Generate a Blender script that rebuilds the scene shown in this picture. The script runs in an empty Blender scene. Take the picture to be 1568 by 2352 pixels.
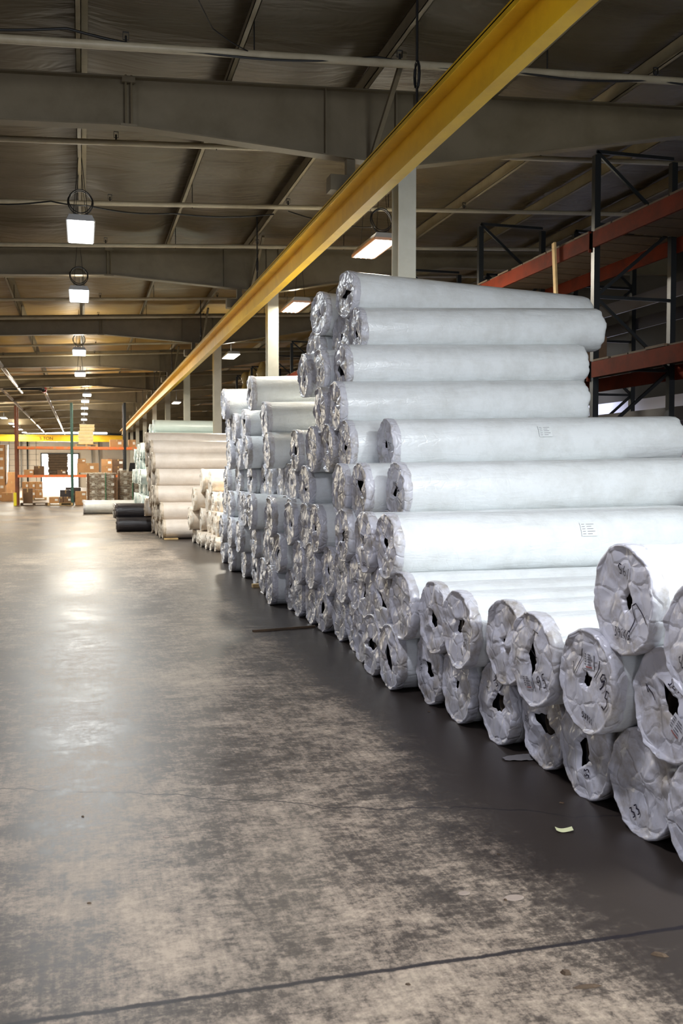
import bpy, math, random
from mathutils import Vector, Matrix, noise
PI = math.pi
C = bpy.context.scene.collection
SC = bpy.context.scene

# ------------------------------------------------------------------ camera
F, CAMH = 2180.0, 1.6
PITCH = math.atan((1176 - 1083) / F)
YAW = math.atan2(594, F / math.cos(PITCH))
cam_d = bpy.data.cameras.new('camera')
cam = bpy.data.objects.new('camera', cam_d); C.objects.link(cam); SC.camera = cam
cam.location = (0, 0, CAMH)
cam.rotation_euler = (PI / 2 - PITCH, 0, -YAW)
cam_d.sensor_fit = 'VERTICAL'; cam_d.sensor_height = 36.0; cam_d.sensor_width = 24.0
cam_d.lens = F / 2352 * 36.0
cam_d.clip_end = 400
cam_d.dof.use_dof = True; cam_d.dof.focus_distance = 7.0; cam_d.dof.aperture_fstop = 5.6

# ------------------------------------------------------------------ world, lights, exposure
w = bpy.data.worlds.new('world'); SC.world = w; w.use_nodes = True
w.node_tree.nodes['Background'].inputs[0].default_value = (0.55, 0.62, 0.85, 1)
w.node_tree.nodes['Background'].inputs[1].default_value = 0.06

def area(name, loc, target, sx, sy, watts, col, spread=PI):
    l = bpy.data.lights.new(name, 'AREA'); l.shape = 'RECTANGLE'; l.size = sx; l.size_y = sy
    l.energy = watts; l.color = col; l.spread = spread
    o = bpy.data.objects.new(name, l); C.objects.link(o); o.location = loc
    d = Vector(target) - Vector(loc)
    o.rotation_euler = d.to_track_quat('-Z', 'Y').to_euler()
    return o
COOL = (0.90, 0.96, 1.0); WARM = (1.0, 0.92, 0.77); BLUE = (0.80, 0.84, 1.0)
P_AISLE, P_SIDE = 150, 240
def roof_fill(x, y, watts):
    "point light added above a fixture to brighten roof and rafters"
    l = bpy.data.lights.new('roof_fill_light', 'POINT'); l.energy = watts; l.color = WARM; l.shadow_soft_size = .15
    o = bpy.data.objects.new('roof_fill_light', l); C.objects.link(o); o.location = (x, y, LZ + .24)
AISLE = [(0.01, 14.1), (-0.03, 19.2), (-0.06, 28.3), (-0.05, 34.6), (0.22, 43.8), (0.15, 47.8), (0.13, 53.0), (0.13, 58.2), (0.12, 64.5), (0.1, 72), (0.1, 80), (0.1, 89)]
SIDE = [(4.3, 13.9), (4.25, 19.2), (4.25, 28.0), (4.5, 47.6)]
LEFT = [(-4.78, 56), (-4.8, 64), (-4.83, 71.4), (-4.85, 76), (-4.85, 81), (-4.85, 87), (-4.9, 94)]
RIGHT = [(12.2, 15.8), (12.2, 22.2)]
LZ = 5.0
for i, (x, y) in enumerate(AISLE): area('aisle_lamp_light', (x, y, LZ - .06), (x, y, 0), .34, 1.3, P_AISLE * (1.0 if i < 1 else 1.7 if i < 4 else 1.3), COOL if i < 2 else WARM); roof_fill(x, y, 6 if i < 2 else 38 if i < 4 else 80)
for x, y in SIDE: roof_fill(x, y, 8 if y < 25 else 25); area('side_lamp_light', (x, y, LZ - .06), (x, y, 0), .34, 1.2, P_SIDE, WARM)
for x, y in LEFT: roof_fill(x, y, 70); area('left_lamp_light', (x, y, LZ - .06), (x, y, 0), .34, 1.2, P_AISLE * 1.5, WARM)
for x, y in RIGHT: area('wall_fill_light', (x, y, LZ - .06), (x, y, 0), .34, 1.2, 70, BLUE, 1.7)  # lamps added out of view to brighten the right-hand wall
area('aisle_lamp_light', (0, 3.9, LZ - .06), (0, 3.9, 0), .34, 1.3, 135, (.84, .86, 1.0))
# the same row of fixtures goes on over the photographer's side
KEY = [(4.4, 0.6), (4.4, -5.0)]
area('side_lamp_light', (4.4, 0.6, LZ - .06), (4.4, 0.9, 0), .34, 1.2, 430, COOL)
area('side_lamp_light', (4.4, -5.0, LZ - .06), (4.4, -4.0, 0), .34, 1.2, 400, COOL)
# fill lights added behind and to the left; daylight from the far dock door
area('dock_and_fill_light', (-6.5, 1.0, 3.0), (2.4, 6.5, 1.2), 1.8, 1.8, 80, (0.80, 0.82, 1.0))
area('dock_and_fill_light', (-1.0, -6.0, 2.4), (2.4, 7.0, 1.2), 1.6, 1.8, 90, (0.85, 0.88, 1.0))
area('dock_and_fill_light', (3.4, -6.8, 3.6), (3.6, 8.5, 1.8), 3.0, 2.2, 520, (0.93, 0.97, 1.0))  # added panel behind the camera, brightens the upper roll flanks
area('dock_and_fill_light', (-2.2, 98.5, 1.9), (-2.0, 60, 3.0), 3.4, 3.2, 900, (1.0, 0.93, 0.80))
for yy in (38, 55, 72, 89): area('dock_and_fill_light', (-12.6, yy, 2.0), (0, yy, 3.4), 3.2, 3.2, 800, (1.0, 0.90, 0.72))  # area lights added along the left wall to brighten the far roof

vs = SC.view_settings
vs.view_transform = 'Standard'; vs.look = 'None'; vs.gamma = 1.0; vs.use_curve_mapping = False
vs.exposure = 0.3
cy = SC.cycles
cy.max_bounces = 5; cy.diffuse_bounces = 4; cy.glossy_bounces = 3; cy.transmission_bounces = 4; cy.transparent_max_bounces = 6
cy.use_adaptive_sampling = True; cy.adaptive_threshold = 0.03
cy.use_denoising = True
cy.sample_clamp_indirect = 6.0
cy.caustics_reflective = False; cy.caustics_refractive = False

# ------------------------------------------------------------------ helpers
RIGHT_V = Vector((math.cos(YAW), -math.sin(YAW), 0))
FWD_H = Vector((math.sin(YAW), math.cos(YAW), 0))
def ray(x, y):
    u, v = (x - 784) / F, (1176 - y) / F
    fw = FWD_H * math.cos(PITCH) + Vector((0, 0, -math.sin(PITCH)))
    up = FWD_H * math.sin(PITCH) + Vector((0, 0, math.cos(PITCH)))
    return RIGHT_V * u + up * v + fw
def at(x, y, Y):
    "a picture point on the wall-parallel plane Y, in metres"
    r = ray(x, y); return r * (Y / r.y) + Vector((0, 0, CAMH))
def fx(x, Y):
    return Y * math.tan(YAW + math.atan((x - 784) / F))
def ground(x, y, z=0):
    r = ray(x, y); return r * ((z - CAMH) / r.z) + Vector((0, 0, CAMH))

class MB:
    "collects shapes into one mesh"
    def __init__(s): s.v = []; s.f = []; s.m = []
    def add(s, vs_, fs, mi=0):
        n = len(s.v); s.v += [tuple(p) for p in vs_]; s.f += [tuple(i + n for i in f) for f in fs]; s.m += [mi] * len(fs); return s
    def box(s, x0, x1, y0, y1, z0, z1, mi=0):
        p = [(x, y, z) for z in (z0, z1) for y in (y0, y1) for x in (x0, x1)]
        return s.add(p, [(0, 2, 3, 1), (4, 5, 7, 6), (0, 1, 5, 4), (2, 6, 7, 3), (0, 4, 6, 2), (1, 3, 7, 5)], mi)
    def bar(s, a, b, w_, h_, mi=0, up=(0, 0, 1)):
        a, b = Vector(a), Vector(b); d = (b - a).normalized(); u = Vector(up)
        if abs(d.dot(u)) > .98: u = Vector((1, 0, 0))
        r = d.cross(u).normalized() * w_ / 2; t = r.cross(d).normalized() * h_ / 2
        p = [q + i * r + j * t for q in (a, b) for i, j in ((-1, -1), (1, -1), (1, 1), (-1, 1))]
        return s.add(p, [(0, 3, 2, 1), (4, 5, 6, 7), (0, 1, 5, 4), (1, 2, 6, 5), (2, 3, 7, 6), (3, 0, 4, 7)], mi)
    def tube(s, pts, r, n=8, mi=0, caps=True):
        pts = [Vector(p) for p in pts]; rings = []
        for i, p in enumerate(pts):
            d = (pts[min(i + 1, len(pts) - 1)] - pts[max(i - 1, 0)]).normalized()
            u = Vector((0, 0, 1)) if abs(d.z) < .9 else Vector((1, 0, 0))
            a = d.cross(u).normalized(); b = a.cross(d).normalized()
            rr = r[i] if isinstance(r, (list, tuple)) else r
            rings.append([p + a * rr * math.cos(2 * PI * k / n) + b * rr * math.sin(2 * PI * k / n) for k in range(n)])
        vs_ = [q for g in rings for q in g]; fs = []
        for i in range(len(pts) - 1):
            for k in range(n): fs.append((i * n + k, i * n + (k + 1) % n, (i + 1) * n + (k + 1) % n, (i + 1) * n + k))
        if caps: fs.append(tuple(range(n))[::-1]); fs.append(tuple((len(pts) - 1) * n + k for k in range(n)))
        return s.add(vs_, fs, mi)
    def prism(s, poly, axis, a, b, mi=0):
        "polygon in the plane across AXIS, run from a to b"
        def P(p, t): return {'x': (t, p[0], p[1]), 'y': (p[0], t, p[1]), 'z': (p[0], p[1], t)}[axis]
        n = len(poly); vs_ = [P(p, a) for p in poly] + [P(p, b) for p in poly]
        fs = [tuple(range(n)), tuple(range(n, 2 * n))[::-1]] + [(i, (i + 1) % n, n + (i + 1) % n, n + i) for i in range(n)]
        return s.add(vs_, fs, mi)
    def mesh(s, name, mats, smooth=False, bevel=0):
        me = bpy.data.meshes.new(name); me.from_pydata(s.v, [], s.f)
        for m in (mats if isinstance(mats, (list, tuple)) else [mats]): me.materials.append(m)
        me.polygons.foreach_set('material_index', s.m)
        if smooth: me.polygons.foreach_set('use_smooth', [True] * len(s.f))
        me.update(); return me
    def build(s, name, mats, parent=None, smooth=False, bevel=0):
        o = bpy.data.objects.new(name, s.mesh(name, mats, smooth)); C.objects.link(o)
        if parent is not None: o.parent = parent
        if bevel:
            b = o.modifiers.new('bevel', 'BEVEL'); b.width = bevel; b.segments = 2; b.limit_method = 'ANGLE'
        return o
def tag(o, label, cat, group=None, kind=None):
    o['label'] = label; o['category'] = cat
    if group: o['group'] = group
    if kind: o['kind'] = kind
    return o
def empty(name, loc, label, cat, group=None, rz=0, kind=None):
    o = bpy.data.objects.new(name, None); C.objects.link(o); o.location = loc; o.rotation_euler = (0, 0, rz)
    o.empty_display_size = .1
    return tag(o, label, cat, group, kind)
def struct(o): o['kind'] = 'structure'; return o
def link(name, me, parent):
    o = bpy.data.objects.new(name, me); C.objects.link(o); o.parent = parent; return o
ORD = ['first', 'second', 'third', 'fourth', 'fifth', 'sixth', 'seventh', 'eighth', 'ninth', 'tenth', 'eleventh', 'twelfth', 'thirteenth',
       'fourteenth', 'fifteenth', 'sixteenth', 'seventeenth', 'eighteenth', 'nineteenth', 'twentieth', 'twenty-first', 'twenty-second',
       'twenty-third', 'twenty-fourth', 'twenty-fifth', 'twenty-sixth', 'twenty-seventh', 'twenty-eighth', 'twenty-ninth', 'thirtieth']

# ------------------------------------------------------------------ materials
def mat(name, col=(.5, .5, .5), rough=.6, metal=0, spec=.5, emit=None, es=0, coat=0):
    m = bpy.data.materials.new(name); m.use_nodes = True
    b = m.node_tree.nodes['Principled BSDF']
    b.inputs['Base Color'].default_value = (*col, 1); b.inputs['Roughness'].default_value = rough
    b.inputs['Metallic'].default_value = metal; b.inputs['Specular IOR Level'].default_value = spec
    b.inputs['Coat Weight'].default_value = coat
    if emit: b.inputs['Emission Color'].default_value = (*emit, 1); b.inputs['Emission Strength'].default_value = es
    return m
def N(m, t, **k):
    n = m.node_tree.nodes.new(t)
    for a, v in k.items():
        if a.startswith('i_'): n.inputs[a[2:].replace('_', ' ')].default_value = v
        else: setattr(n, a, v)
    return n
def L(m, a, b): m.node_tree.links.new(a, b)
def ramp(m, fac, stops):
    r = N(m, 'ShaderNodeValToRGB'); e = r.color_ramp.elements
    while len(e) < len(stops): e.new(.5)
    for k, (p, c) in enumerate(stops): e[k].position = p; e[k].color = (*c, 1) if len(c) == 3 else c
    L(m, fac, r.inputs['Fac']); return r.outputs['Color']
def coords(m, scale=(1, 1, 1), kind='Object', rand=False, rot=(0, 0, 0)):
    tc = N(m, 'ShaderNodeTexCoord'); mp = N(m, 'ShaderNodeMapping'); mp.inputs['Scale'].default_value = scale
    mp.inputs['Rotation'].default_value = rot
    L(m, tc.outputs[kind], mp.inputs['Vector'])
    if rand:
        oi = N(m, 'ShaderNodeObjectInfo'); cx = N(m, 'ShaderNodeCombineXYZ'); mu = N(m, 'ShaderNodeMath', operation='MULTIPLY'); mu.inputs[1].default_value = 37.0
        L(m, oi.outputs['Random'], mu.inputs[0])
        for k in range(3): L(m, mu.outputs[0], cx.inputs[k])
        L(m, cx.outputs[0], mp.inputs['Location'])
    return mp.outputs['Vector']
def noise_n(m, vec, scale, detail=4, rough=.6, dist=0):
    n = N(m, 'ShaderNodeTexNoise'); n.inputs['Scale'].default_value = scale; n.inputs['Detail'].default_value = detail
    n.inputs['Roughness'].default_value = rough; n.inputs['Distortion'].default_value = dist
    L(m, vec, n.inputs['Vector']); return n.outputs['Fac']
def bump(m, h, strength, dist, prev=None):
    b = N(m, 'ShaderNodeBump'); b.inputs['Strength'].default_value = strength; b.inputs['Distance'].default_value = dist
    L(m, h, b.inputs['Height'])
    if prev is not None: L(m, prev, b.inputs['Normal'])
    return b.outputs['Normal']
def mix(m, fac, a, b, mode='MIX'):
    n = N(m, 'ShaderNodeMix', data_type='RGBA', blend_type=mode)
    for s, v in ((0, fac), (6, a), (7, b)):
        if isinstance(v, (int, float)): n.inputs[s].default_value = v
        elif isinstance(v, tuple): n.inputs[s].default_value = (*v, 1)
        else: L(m, v, n.inputs[s])
    return n.outputs[2]
def math_n(m, op, a, b=0.0, clamp=False):
    n = N(m, 'ShaderNodeMath', operation=op, use_clamp=clamp)
    for k, v in enumerate((a, b)):
        if isinstance(v, (int, float)): n.inputs[k].default_value = v
        else: L(m, v, n.inputs[k])
    return n.outputs[0]

def film(name, col, dirt, rough=.3, amount=.35, wrinkle=1.0):
    "taut plastic wrap on the length of a roll"
    m = mat(name, col, rough); b = m.node_tree.nodes['Principled BSDF']
    v = coords(m, (1, 1, 1), rand=True)
    d = noise_n(m, v, 3.2, 6, .7)
    L(m, ramp(m, d, [(.42, col), (.42 + .35, tuple(c * (1 - amount) + q * amount for c, q in zip(col, dirt)))]), b.inputs['Base Color'])
    v2 = coords(m, (1.2, 6, 6), rand=True, rot=(0, 0, .0))
    n1 = noise_n(m, v2, 2.2, 5, .55, .6)
    v3 = coords(m, (5, 5, 5), rand=True)
    n2 = N(m, 'ShaderNodeTexVoronoi', feature='DISTANCE_TO_EDGE'); n2.inputs['Scale'].default_value = 2.2
    nd = N(m, 'ShaderNodeTexNoise'); nd.inputs['Scale'].default_value = 1.3
    L(m, v3, nd.inputs['Vector'])
    L(m, mix(m, .55, v3, nd.outputs['Color'], 'ADD'), n2.inputs['Vector'])
    crease = math_n(m, 'MINIMUM', n2.outputs['Distance'], .10)
    nb = bump(m, n1, .45 * wrinkle, .02)
    nb = bump(m, crease, .22 * wrinkle, .03, nb)
    nb = bump(m, noise_n(m, v3, 14, 4, .6), .12 * wrinkle, .004, nb)
    L(m, nb, b.inputs['Normal'])
    return m
def crumple(name, col, dirt, rough=.3, strength=1.0):
    "gathered plastic over the end of a roll"
    m = mat(name, col, rough); b = m.node_tree.nodes['Principled BSDF']
    v = coords(m, (1, 1, 1), rand=True)
    d = noise_n(m, v, 5.0, 6, .7)
    L(m, ramp(m, d, [(.47, col), (.66, dirt)]), b.inputs['Base Color'])
    v3 = coords(m, (7, 7, 7), rand=True)
    nd = N(m, 'ShaderNodeTexNoise'); nd.inputs['Scale'].default_value = .8; nd.inputs['Detail'].default_value = 3
    L(m, v3, nd.inputs['Vector'])
    n2 = N(m, 'ShaderNodeTexVoronoi', feature='DISTANCE_TO_EDGE'); n2.inputs['Scale'].default_value = 1.3
    L(m, mix(m, .8, v3, nd.outputs['Color'], 'ADD'), n2.inputs['Vector'])
    n3 = N(m, 'ShaderNodeTexVoronoi', feature='F1'); n3.inputs['Scale'].default_value = 2.6
    L(m, mix(m, .8, v3, nd.outputs['Color'], 'ADD'), n3.inputs['Vector'])
    nb = bump(m, math_n(m, 'MINIMUM', n2.outputs['Distance'], .12), .8 * strength, .035)
    nb = bump(m, n3.outputs['Distance'], .12 * strength, .015, nb)
    L(m, nb, b.inputs['Normal'])
    return m
M = {}
M['film'] = film('white_film', (.80, .83, .83), (.50, .50, .46), .27, .5)
M['end'] = crumple('white_end_film', (.60, .60, .64), (.36, .325, .285), .31, 1.1)
M['beige'] = film('beige_film', (.74, .67, .60), (.45, .37, .28), .4, .4, .6)
M['beige_end'] = crumple('beige_end_film', (.62, .53, .42), (.35, .28, .2), .4, .7)
M['cream'] = film('cream_film', (.82, .72, .60), (.75, .5, .25), .3, .5, .6)
M['cream_end'] = crumple('cream_end_film', (.82, .74, .62), (.6, .45, .3), .3, .8)
M['pale'] = film('pale_green_film', (.62, .72, .70), (.45, .52, .5), .3, .3, .7)
M['pale_end'] = crumple('pale_green_end_film', (.62, .72, .72), (.4, .45, .45), .3, .8)
M['black'] = film('black_film', (.035, .03, .032), (.07, .06, .06), .3, .5, 1.2)
M['black_end'] = crumple('black_end_film', (.06, .05, .05), (.12, .1, .09), .3, .9)
M['core'] = mat('roll_core_dark', (.012, .011, .013), .9)
M['tube'] = mat('cardboard_core', (.10, .075, .05), .8)
M['ink'] = mat('marker_ink', (.006, .004, .02), .5)
M['label'] = mat('label_paper', (.60, .60, .62), .5)
M['label_ink'] = mat('label_print', (.16, .15, .17), .6)
M['label_red'] = mat('label_red_print', (.30, .10, .09), .6)

def rough_paint(name, col, dark, rough=.5, sc=3.0, a=.4, b_=.75, metal=0, bmp=.1):
    m = mat(name, col, rough, metal); bs = m.node_tree.nodes['Principled BSDF']
    v = coords(m, kind='Object', rand=True); d = noise_n(m, v, sc, 7, .65, .3)
    L(m, ramp(m, d, [(a, col), (b_, dark)]), bs.inputs['Base Color'])
    if bmp: L(m, bump(m, noise_n(m, v, sc * 6, 4), bmp, .01), bs.inputs['Normal'])
    return m
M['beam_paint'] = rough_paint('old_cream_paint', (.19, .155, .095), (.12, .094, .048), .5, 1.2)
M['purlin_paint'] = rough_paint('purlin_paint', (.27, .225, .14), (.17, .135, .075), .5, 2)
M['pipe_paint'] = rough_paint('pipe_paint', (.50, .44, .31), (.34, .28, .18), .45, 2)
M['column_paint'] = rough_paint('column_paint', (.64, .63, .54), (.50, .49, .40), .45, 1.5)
M['yellow'] = rough_paint('yellow_paint', (.85, .52, .015), (.62, .34, .01), .42, 1.6, .45, .8)
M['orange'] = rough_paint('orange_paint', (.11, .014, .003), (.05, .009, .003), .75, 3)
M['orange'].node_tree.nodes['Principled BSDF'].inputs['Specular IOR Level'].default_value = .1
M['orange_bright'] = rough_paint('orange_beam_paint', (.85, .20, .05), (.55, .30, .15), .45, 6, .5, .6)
M['green'] = rough_paint('green_paint', (.03, .10, .075), (.02, .06, .05), .45, 3)
M['brown_post'] = rough_paint('rust_brown_paint', (.22, .07, .03), (.10, .04, .02), .5, 3)
M['dark_post'] = rough_paint('dark_green_paint', (.004, .006, .007), (.007, .007, .007), .4, 3)
M['safety'] = mat('safety_yellow', (.85, .75, .03), .5)
M['galv'] = mat('galvanised', (.55, .55, .56), .3, .8)
M['black_cable'] = mat('black_cable', (.01, .01, .01), .5)
M['housing'] = mat('lamp_housing', (.35, .35, .35), .4, .3)
M['copper'] = mat('lamp_reflector', (.75, .45, .32), .35, .3)
M['glow_c'] = mat('lamp_glow', (.9, .9, .9), .5, emit=(.95, .98, 1), es=9)
M['glow_w'] = mat('lamp_tube_glow', (.9, .9, .9), .5, emit=(1, .93, .82), es=9)
M['carton'] = rough_paint('carton', (.48, .26, .11), (.36, .19, .08), .75, 2, bmp=.05)
M['carton_dark'] = rough_paint('brown_carton', (.16, .09, .045), (.09, .05, .03), .7, 2, bmp=.05)
M['dark_wrap'] = rough_paint('dark_wrap', (.03, .022, .02), (.08, .06, .05), .3, 4)
M['wood'] = rough_paint('pallet_wood', (.55, .38, .17), (.38, .25, .11), .75, 6, bmp=.1)
M['wood_dark'] = rough_paint('weathered_wood', (.09, .055, .028), (.045, .03, .018), .8, 6, bmp=.1)
M['wall_white'] = rough_paint('wall_panel', (.66, .62, .56), (.55, .50, .44), .6, .5)
M['wall_dark'] = rough_paint('wall_insulation', (.03, .026, .022), (.02, .018, .015), .7, .6)
M['wall_lav'] = rough_paint('painted_wall', (.72, .72, .86), (.66, .66, .80), .5, .5)
M['sky_glow'] = mat('daylight_outside', (1, 1, 1), .5, emit=(1, 1, .97), es=3.2)
M['green_strap'] = mat('green_strap', (.02, .22, .09), .4)
M['paper'] = mat('yellow_paper', (.70, .72, .42), .6)
M['scrap'] = mat('grey_scrap_film', (.20, .19, .19), .35)

def stretch_wrap():
    m = bpy.data.materials.new('stretch_wrap'); m.use_nodes = True; nt = m.node_tree
    b = nt.nodes['Principled BSDF']; b.inputs['Base Color'].default_value = (.8, .75, .62, 1); b.inputs['Roughness'].default_value = .12
    tr = N(m, 'ShaderNodeBsdfTransparent'); ms = N(m, 'ShaderNodeMixShader')
    v = coords(m, (1, 1, 4), rand=True); n = noise_n(m, v, 5, 5, .6, 1.0)
    L(m, bump(m, n, .9, .08), b.inputs['Normal'])
    r = ramp(m, n, [(.40, (.10, .10, .10)), (.70, (.75, .75, .75))])
    L(m, r, ms.inputs[0]); L(m, tr.outputs[0], ms.inputs[1]); L(m, b.outputs[0], ms.inputs[2])
    L(m, ms.outputs[0], nt.nodes['Material Output'].inputs['Surface'])
    return m
M['wrap'] = stretch_wrap()

def floor_mat():
    m = mat('worn_concrete', (.2, .17, .14), .4); b = m.node_tree.nodes['Principled BSDF']
    v = coords(m)
    sx = N(m, 'ShaderNodeSeparateXYZ'); L(m, v, sx.inputs[0]); X, Y = sx.outputs[0], sx.outputs[1]
    big = noise_n(m, coords(m, (1.0, .7, 1)), .55, 6, .66, .3)
    mid = noise_n(m, coords(m, (1.0, 1.7, 1)), 2.6, 12, .86, .3)
    mid2 = noise_n(m, coords(m, (1.4, 1, 1), rot=(0, 0, .4)), 9.0, 8, .8, .2)
    fine = noise_n(m, coords(m, (1, 1, 1)), 30, 7, .85)
    scr = noise_n(m, coords(m, (26, 1.2, 1), rot=(0, 0, .35)), 2.0, 4, .7)
    scr2 = noise_n(m, coords(m, (1.5, 30, 1), rot=(0, 0, .1)), 2.0, 4, .7)
    s = math_n(m, 'ADD', math_n(m, 'MULTIPLY', big, .95), math_n(m, 'MULTIPLY', mid, .9))
    s = math_n(m, 'ADD', s, math_n(m, 'MULTIPLY', math_n(m, 'SUBTRACT', mid2, .5), .6))
    s = math_n(m, 'ADD', s, math_n(m, 'MULTIPLY', fine, .62))
    s = math_n(m, 'ADD', s, math_n(m, 'MULTIPLY', scr, .22)); s = math_n(m, 'ADD', s, math_n(m, 'MULTIPLY', scr2, .18))
    # dark strip beside the rolls: untrodden grime plus their shadow painted into the colour
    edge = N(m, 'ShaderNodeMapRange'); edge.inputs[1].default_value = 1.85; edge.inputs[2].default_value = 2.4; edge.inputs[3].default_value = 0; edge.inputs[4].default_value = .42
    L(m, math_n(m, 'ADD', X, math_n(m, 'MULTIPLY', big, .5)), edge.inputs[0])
    # polished, less worn lane at the far left
    lane = N(m, 'ShaderNodeMapRange'); lane.inputs[1].default_value = .9; lane.inputs[2].default_value = -.3; lane.inputs[3].default_value = 0; lane.inputs[4].default_value = .06
    L(m, X, lane.inputs[0])
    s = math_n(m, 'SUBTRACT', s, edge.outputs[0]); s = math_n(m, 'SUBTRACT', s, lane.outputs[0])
    s = math_n(m, 'MULTIPLY', s, .5)
    col = ramp(m, s, [(.62, (.036, .028, .023)), (.675, (.075, .060, .047)), (.715, (.175, .140, .107)), (.81, (.36, .29, .215))])
    # oil spots
    sp = N(m, 'ShaderNodeTexVoronoi', feature='F1'); sp.inputs['Scale'].default_value = .9; sp.inputs['Randomness'].default_value = 1
    nz = N(m, 'ShaderNodeTexNoise'); nz.inputs['Scale'].default_value = 3; L(m, v, nz.inputs['Vector'])
    L(m, mix(m, .35, v, nz.outputs['Color'], 'ADD'), sp.inputs['Vector'])
    col = mix(m, ramp(m, sp.outputs['Distance'], [(.06, (.6, .6, .6)), (.13, (0, 0, 0))]), col, (.06, .055, .05))
    # saw-cut joints across the aisle and wandering cracks
    wob = math_n(m, 'MULTIPLY', math_n(m, 'SUBTRACT', noise_n(m, v, 6, 9, .8), .5), .045)
    def line(pos_expr, width, fac):
        nonlocal col
        d = math_n(m, 'ABSOLUTE', pos_expr)
        r = N(m, 'ShaderNodeMapRange'); r.inputs[1].default_value = width * .5; r.inputs[2].default_value = width; r.inputs[3].default_value = fac; r.inputs[4].default_value = 0
        L(m, d, r.inputs[0]); col = mix(m, r.outputs[0], col, (.012, .010, .012))
    for y0, wd, fc in ((2.84, .015, .95), (10.42, .02, .6), (18.0, .02, .5), (25.6, .02, .5), (33.2, .02, .4), (-4.7, .01, .8)):
        line(math_n(m, 'SUBTRACT', math_n(m, 'ADD', Y, wob), y0), wd, fc)
    cr = math_n(m, 'ADD', math_n(m, 'MULTIPLY', X, .42), math_n(m, 'MULTIPLY', noise_n(m, coords(m, (1, 0, 1)), 1.3, 6, .6), .55))
    line(math_n(m, 'SUBTRACT', math_n(m, 'ADD', math_n(m, 'ADD', Y, cr), math_n(m, 'MULTIPLY', wob, .5)), 5.12), .010, .75)
    line(math_n(m, 'SUBTRACT', math_n(m, 'ADD', math_n(m, 'MULTIPLY', X, 1.0), math_n(m, 'MULTIPLY', Y, .17)), 1.15), .006, .2)
    L(m, col, b.inputs['Base Color'])
    rr = N(m, 'ShaderNodeMapRange'); rr.inputs[1].default_value = .60; rr.inputs[2].default_value = .82; rr.inputs[3].default_value = .36; rr.inputs[4].default_value = .60
    L(m, s, rr.inputs[0]); L(m, rr.outputs[0], b.inputs['Roughness'])
    nb = bump(m, noise_n(m, v, 1.6, 3, .5), .10, .03)
    nb = bump(m, fine, .12, .003, nb)
    L(m, nb, b.inputs['Normal'])
    b.inputs['Specular IOR Level'].default_value = .4
    return m
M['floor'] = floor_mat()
def ceil_mat():
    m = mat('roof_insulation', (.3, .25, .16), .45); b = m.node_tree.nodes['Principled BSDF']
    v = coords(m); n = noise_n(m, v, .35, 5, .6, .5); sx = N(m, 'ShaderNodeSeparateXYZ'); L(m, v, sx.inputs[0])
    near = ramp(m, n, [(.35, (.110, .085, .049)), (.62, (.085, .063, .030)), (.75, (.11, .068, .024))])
    far = ramp(m, n, [(.35, (.66, .42, .12)), (.7, (.52, .32, .08))])       # same roof, painted brighter and yellower to stand in for light falling on it
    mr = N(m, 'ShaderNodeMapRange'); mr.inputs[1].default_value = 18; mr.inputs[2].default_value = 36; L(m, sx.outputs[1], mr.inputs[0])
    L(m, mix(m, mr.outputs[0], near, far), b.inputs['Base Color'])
    nb = bump(m, noise_n(m, coords(m, (.25, 1.1, 1)), 1.6, 4, .6, .8), .6, .12)
    L(m, nb, b.inputs['Normal'])
    return m
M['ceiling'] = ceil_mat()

# ------------------------------------------------------------------ setting
SL = .052
def roofz(x): return 6.12 + SL * (x - 0)
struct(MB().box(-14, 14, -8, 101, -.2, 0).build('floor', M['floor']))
# roof: insulation sheets sagging between purlins
PUR = [-7.85, -6.27, -4.7, -3.12, -1.55, 0.03, 1.66, 3.27, 4.9, 6.5, 8.1, 9.7, 11.3, 12.9]
mb = MB(); xs = []
for a, b in zip(PUR[:-1], PUR[1:]):
    for k in range(8): xs.append((a + (b - a) * k / 8, k / 8))
xs = [(-14, 0)] + xs + [(PUR[-1], 0), (14, 0)]
ys = [-8 + i * .4 for i in range(int(46 / .4))] + [38.4 + i * 1.6 for i in range(40)]
vv = []
for y in ys:
    for x, t in xs:
        sag = .07 * math.sin(PI * t) * (0.6 + .8 * abs(noise.noise(Vector((x * .3, y * .35, 0)))) + .35 * math.sin(y * 2 * PI / 1.37 + noise.noise(Vector((x * .5, y * .2, 3))) * 3))
        vv.append((x, y, roofz(x) + .06 - sag + .03 * noise.noise(Vector((x * 1.5, y * 1.1, 7)))))
nx_ = len(xs); ff = [(j * nx_ + i, (j + 1) * nx_ + i, (j + 1) * nx_ + i + 1, j * nx_ + i + 1) for j in range(len(ys) - 1) for i in range(nx_ - 1)]
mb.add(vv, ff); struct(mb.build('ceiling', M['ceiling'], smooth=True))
struct(MB().box(-14, 14, -8, 101, 7.0, 7.1).build('trim_1', M['wall_dark']))
# walls
mb = MB().box(13.0, 13.2, -8, 101, 0, 3.35).box(13.02, 13.2, -8, 101, 3.35, 7.0, 1)
struct(mb.build('wall_right', [M['wall_lav'], M['wall_dark']]))
mb = MB().box(-13.2, -13.0, 6, 101, 0, 3.6).box(-13.2, -13.02, 6, 101, 3.6, 7.0, 1)
struct(mb.build('wall_left', [M['wall_white'], M['wall_dark']]))
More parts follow.
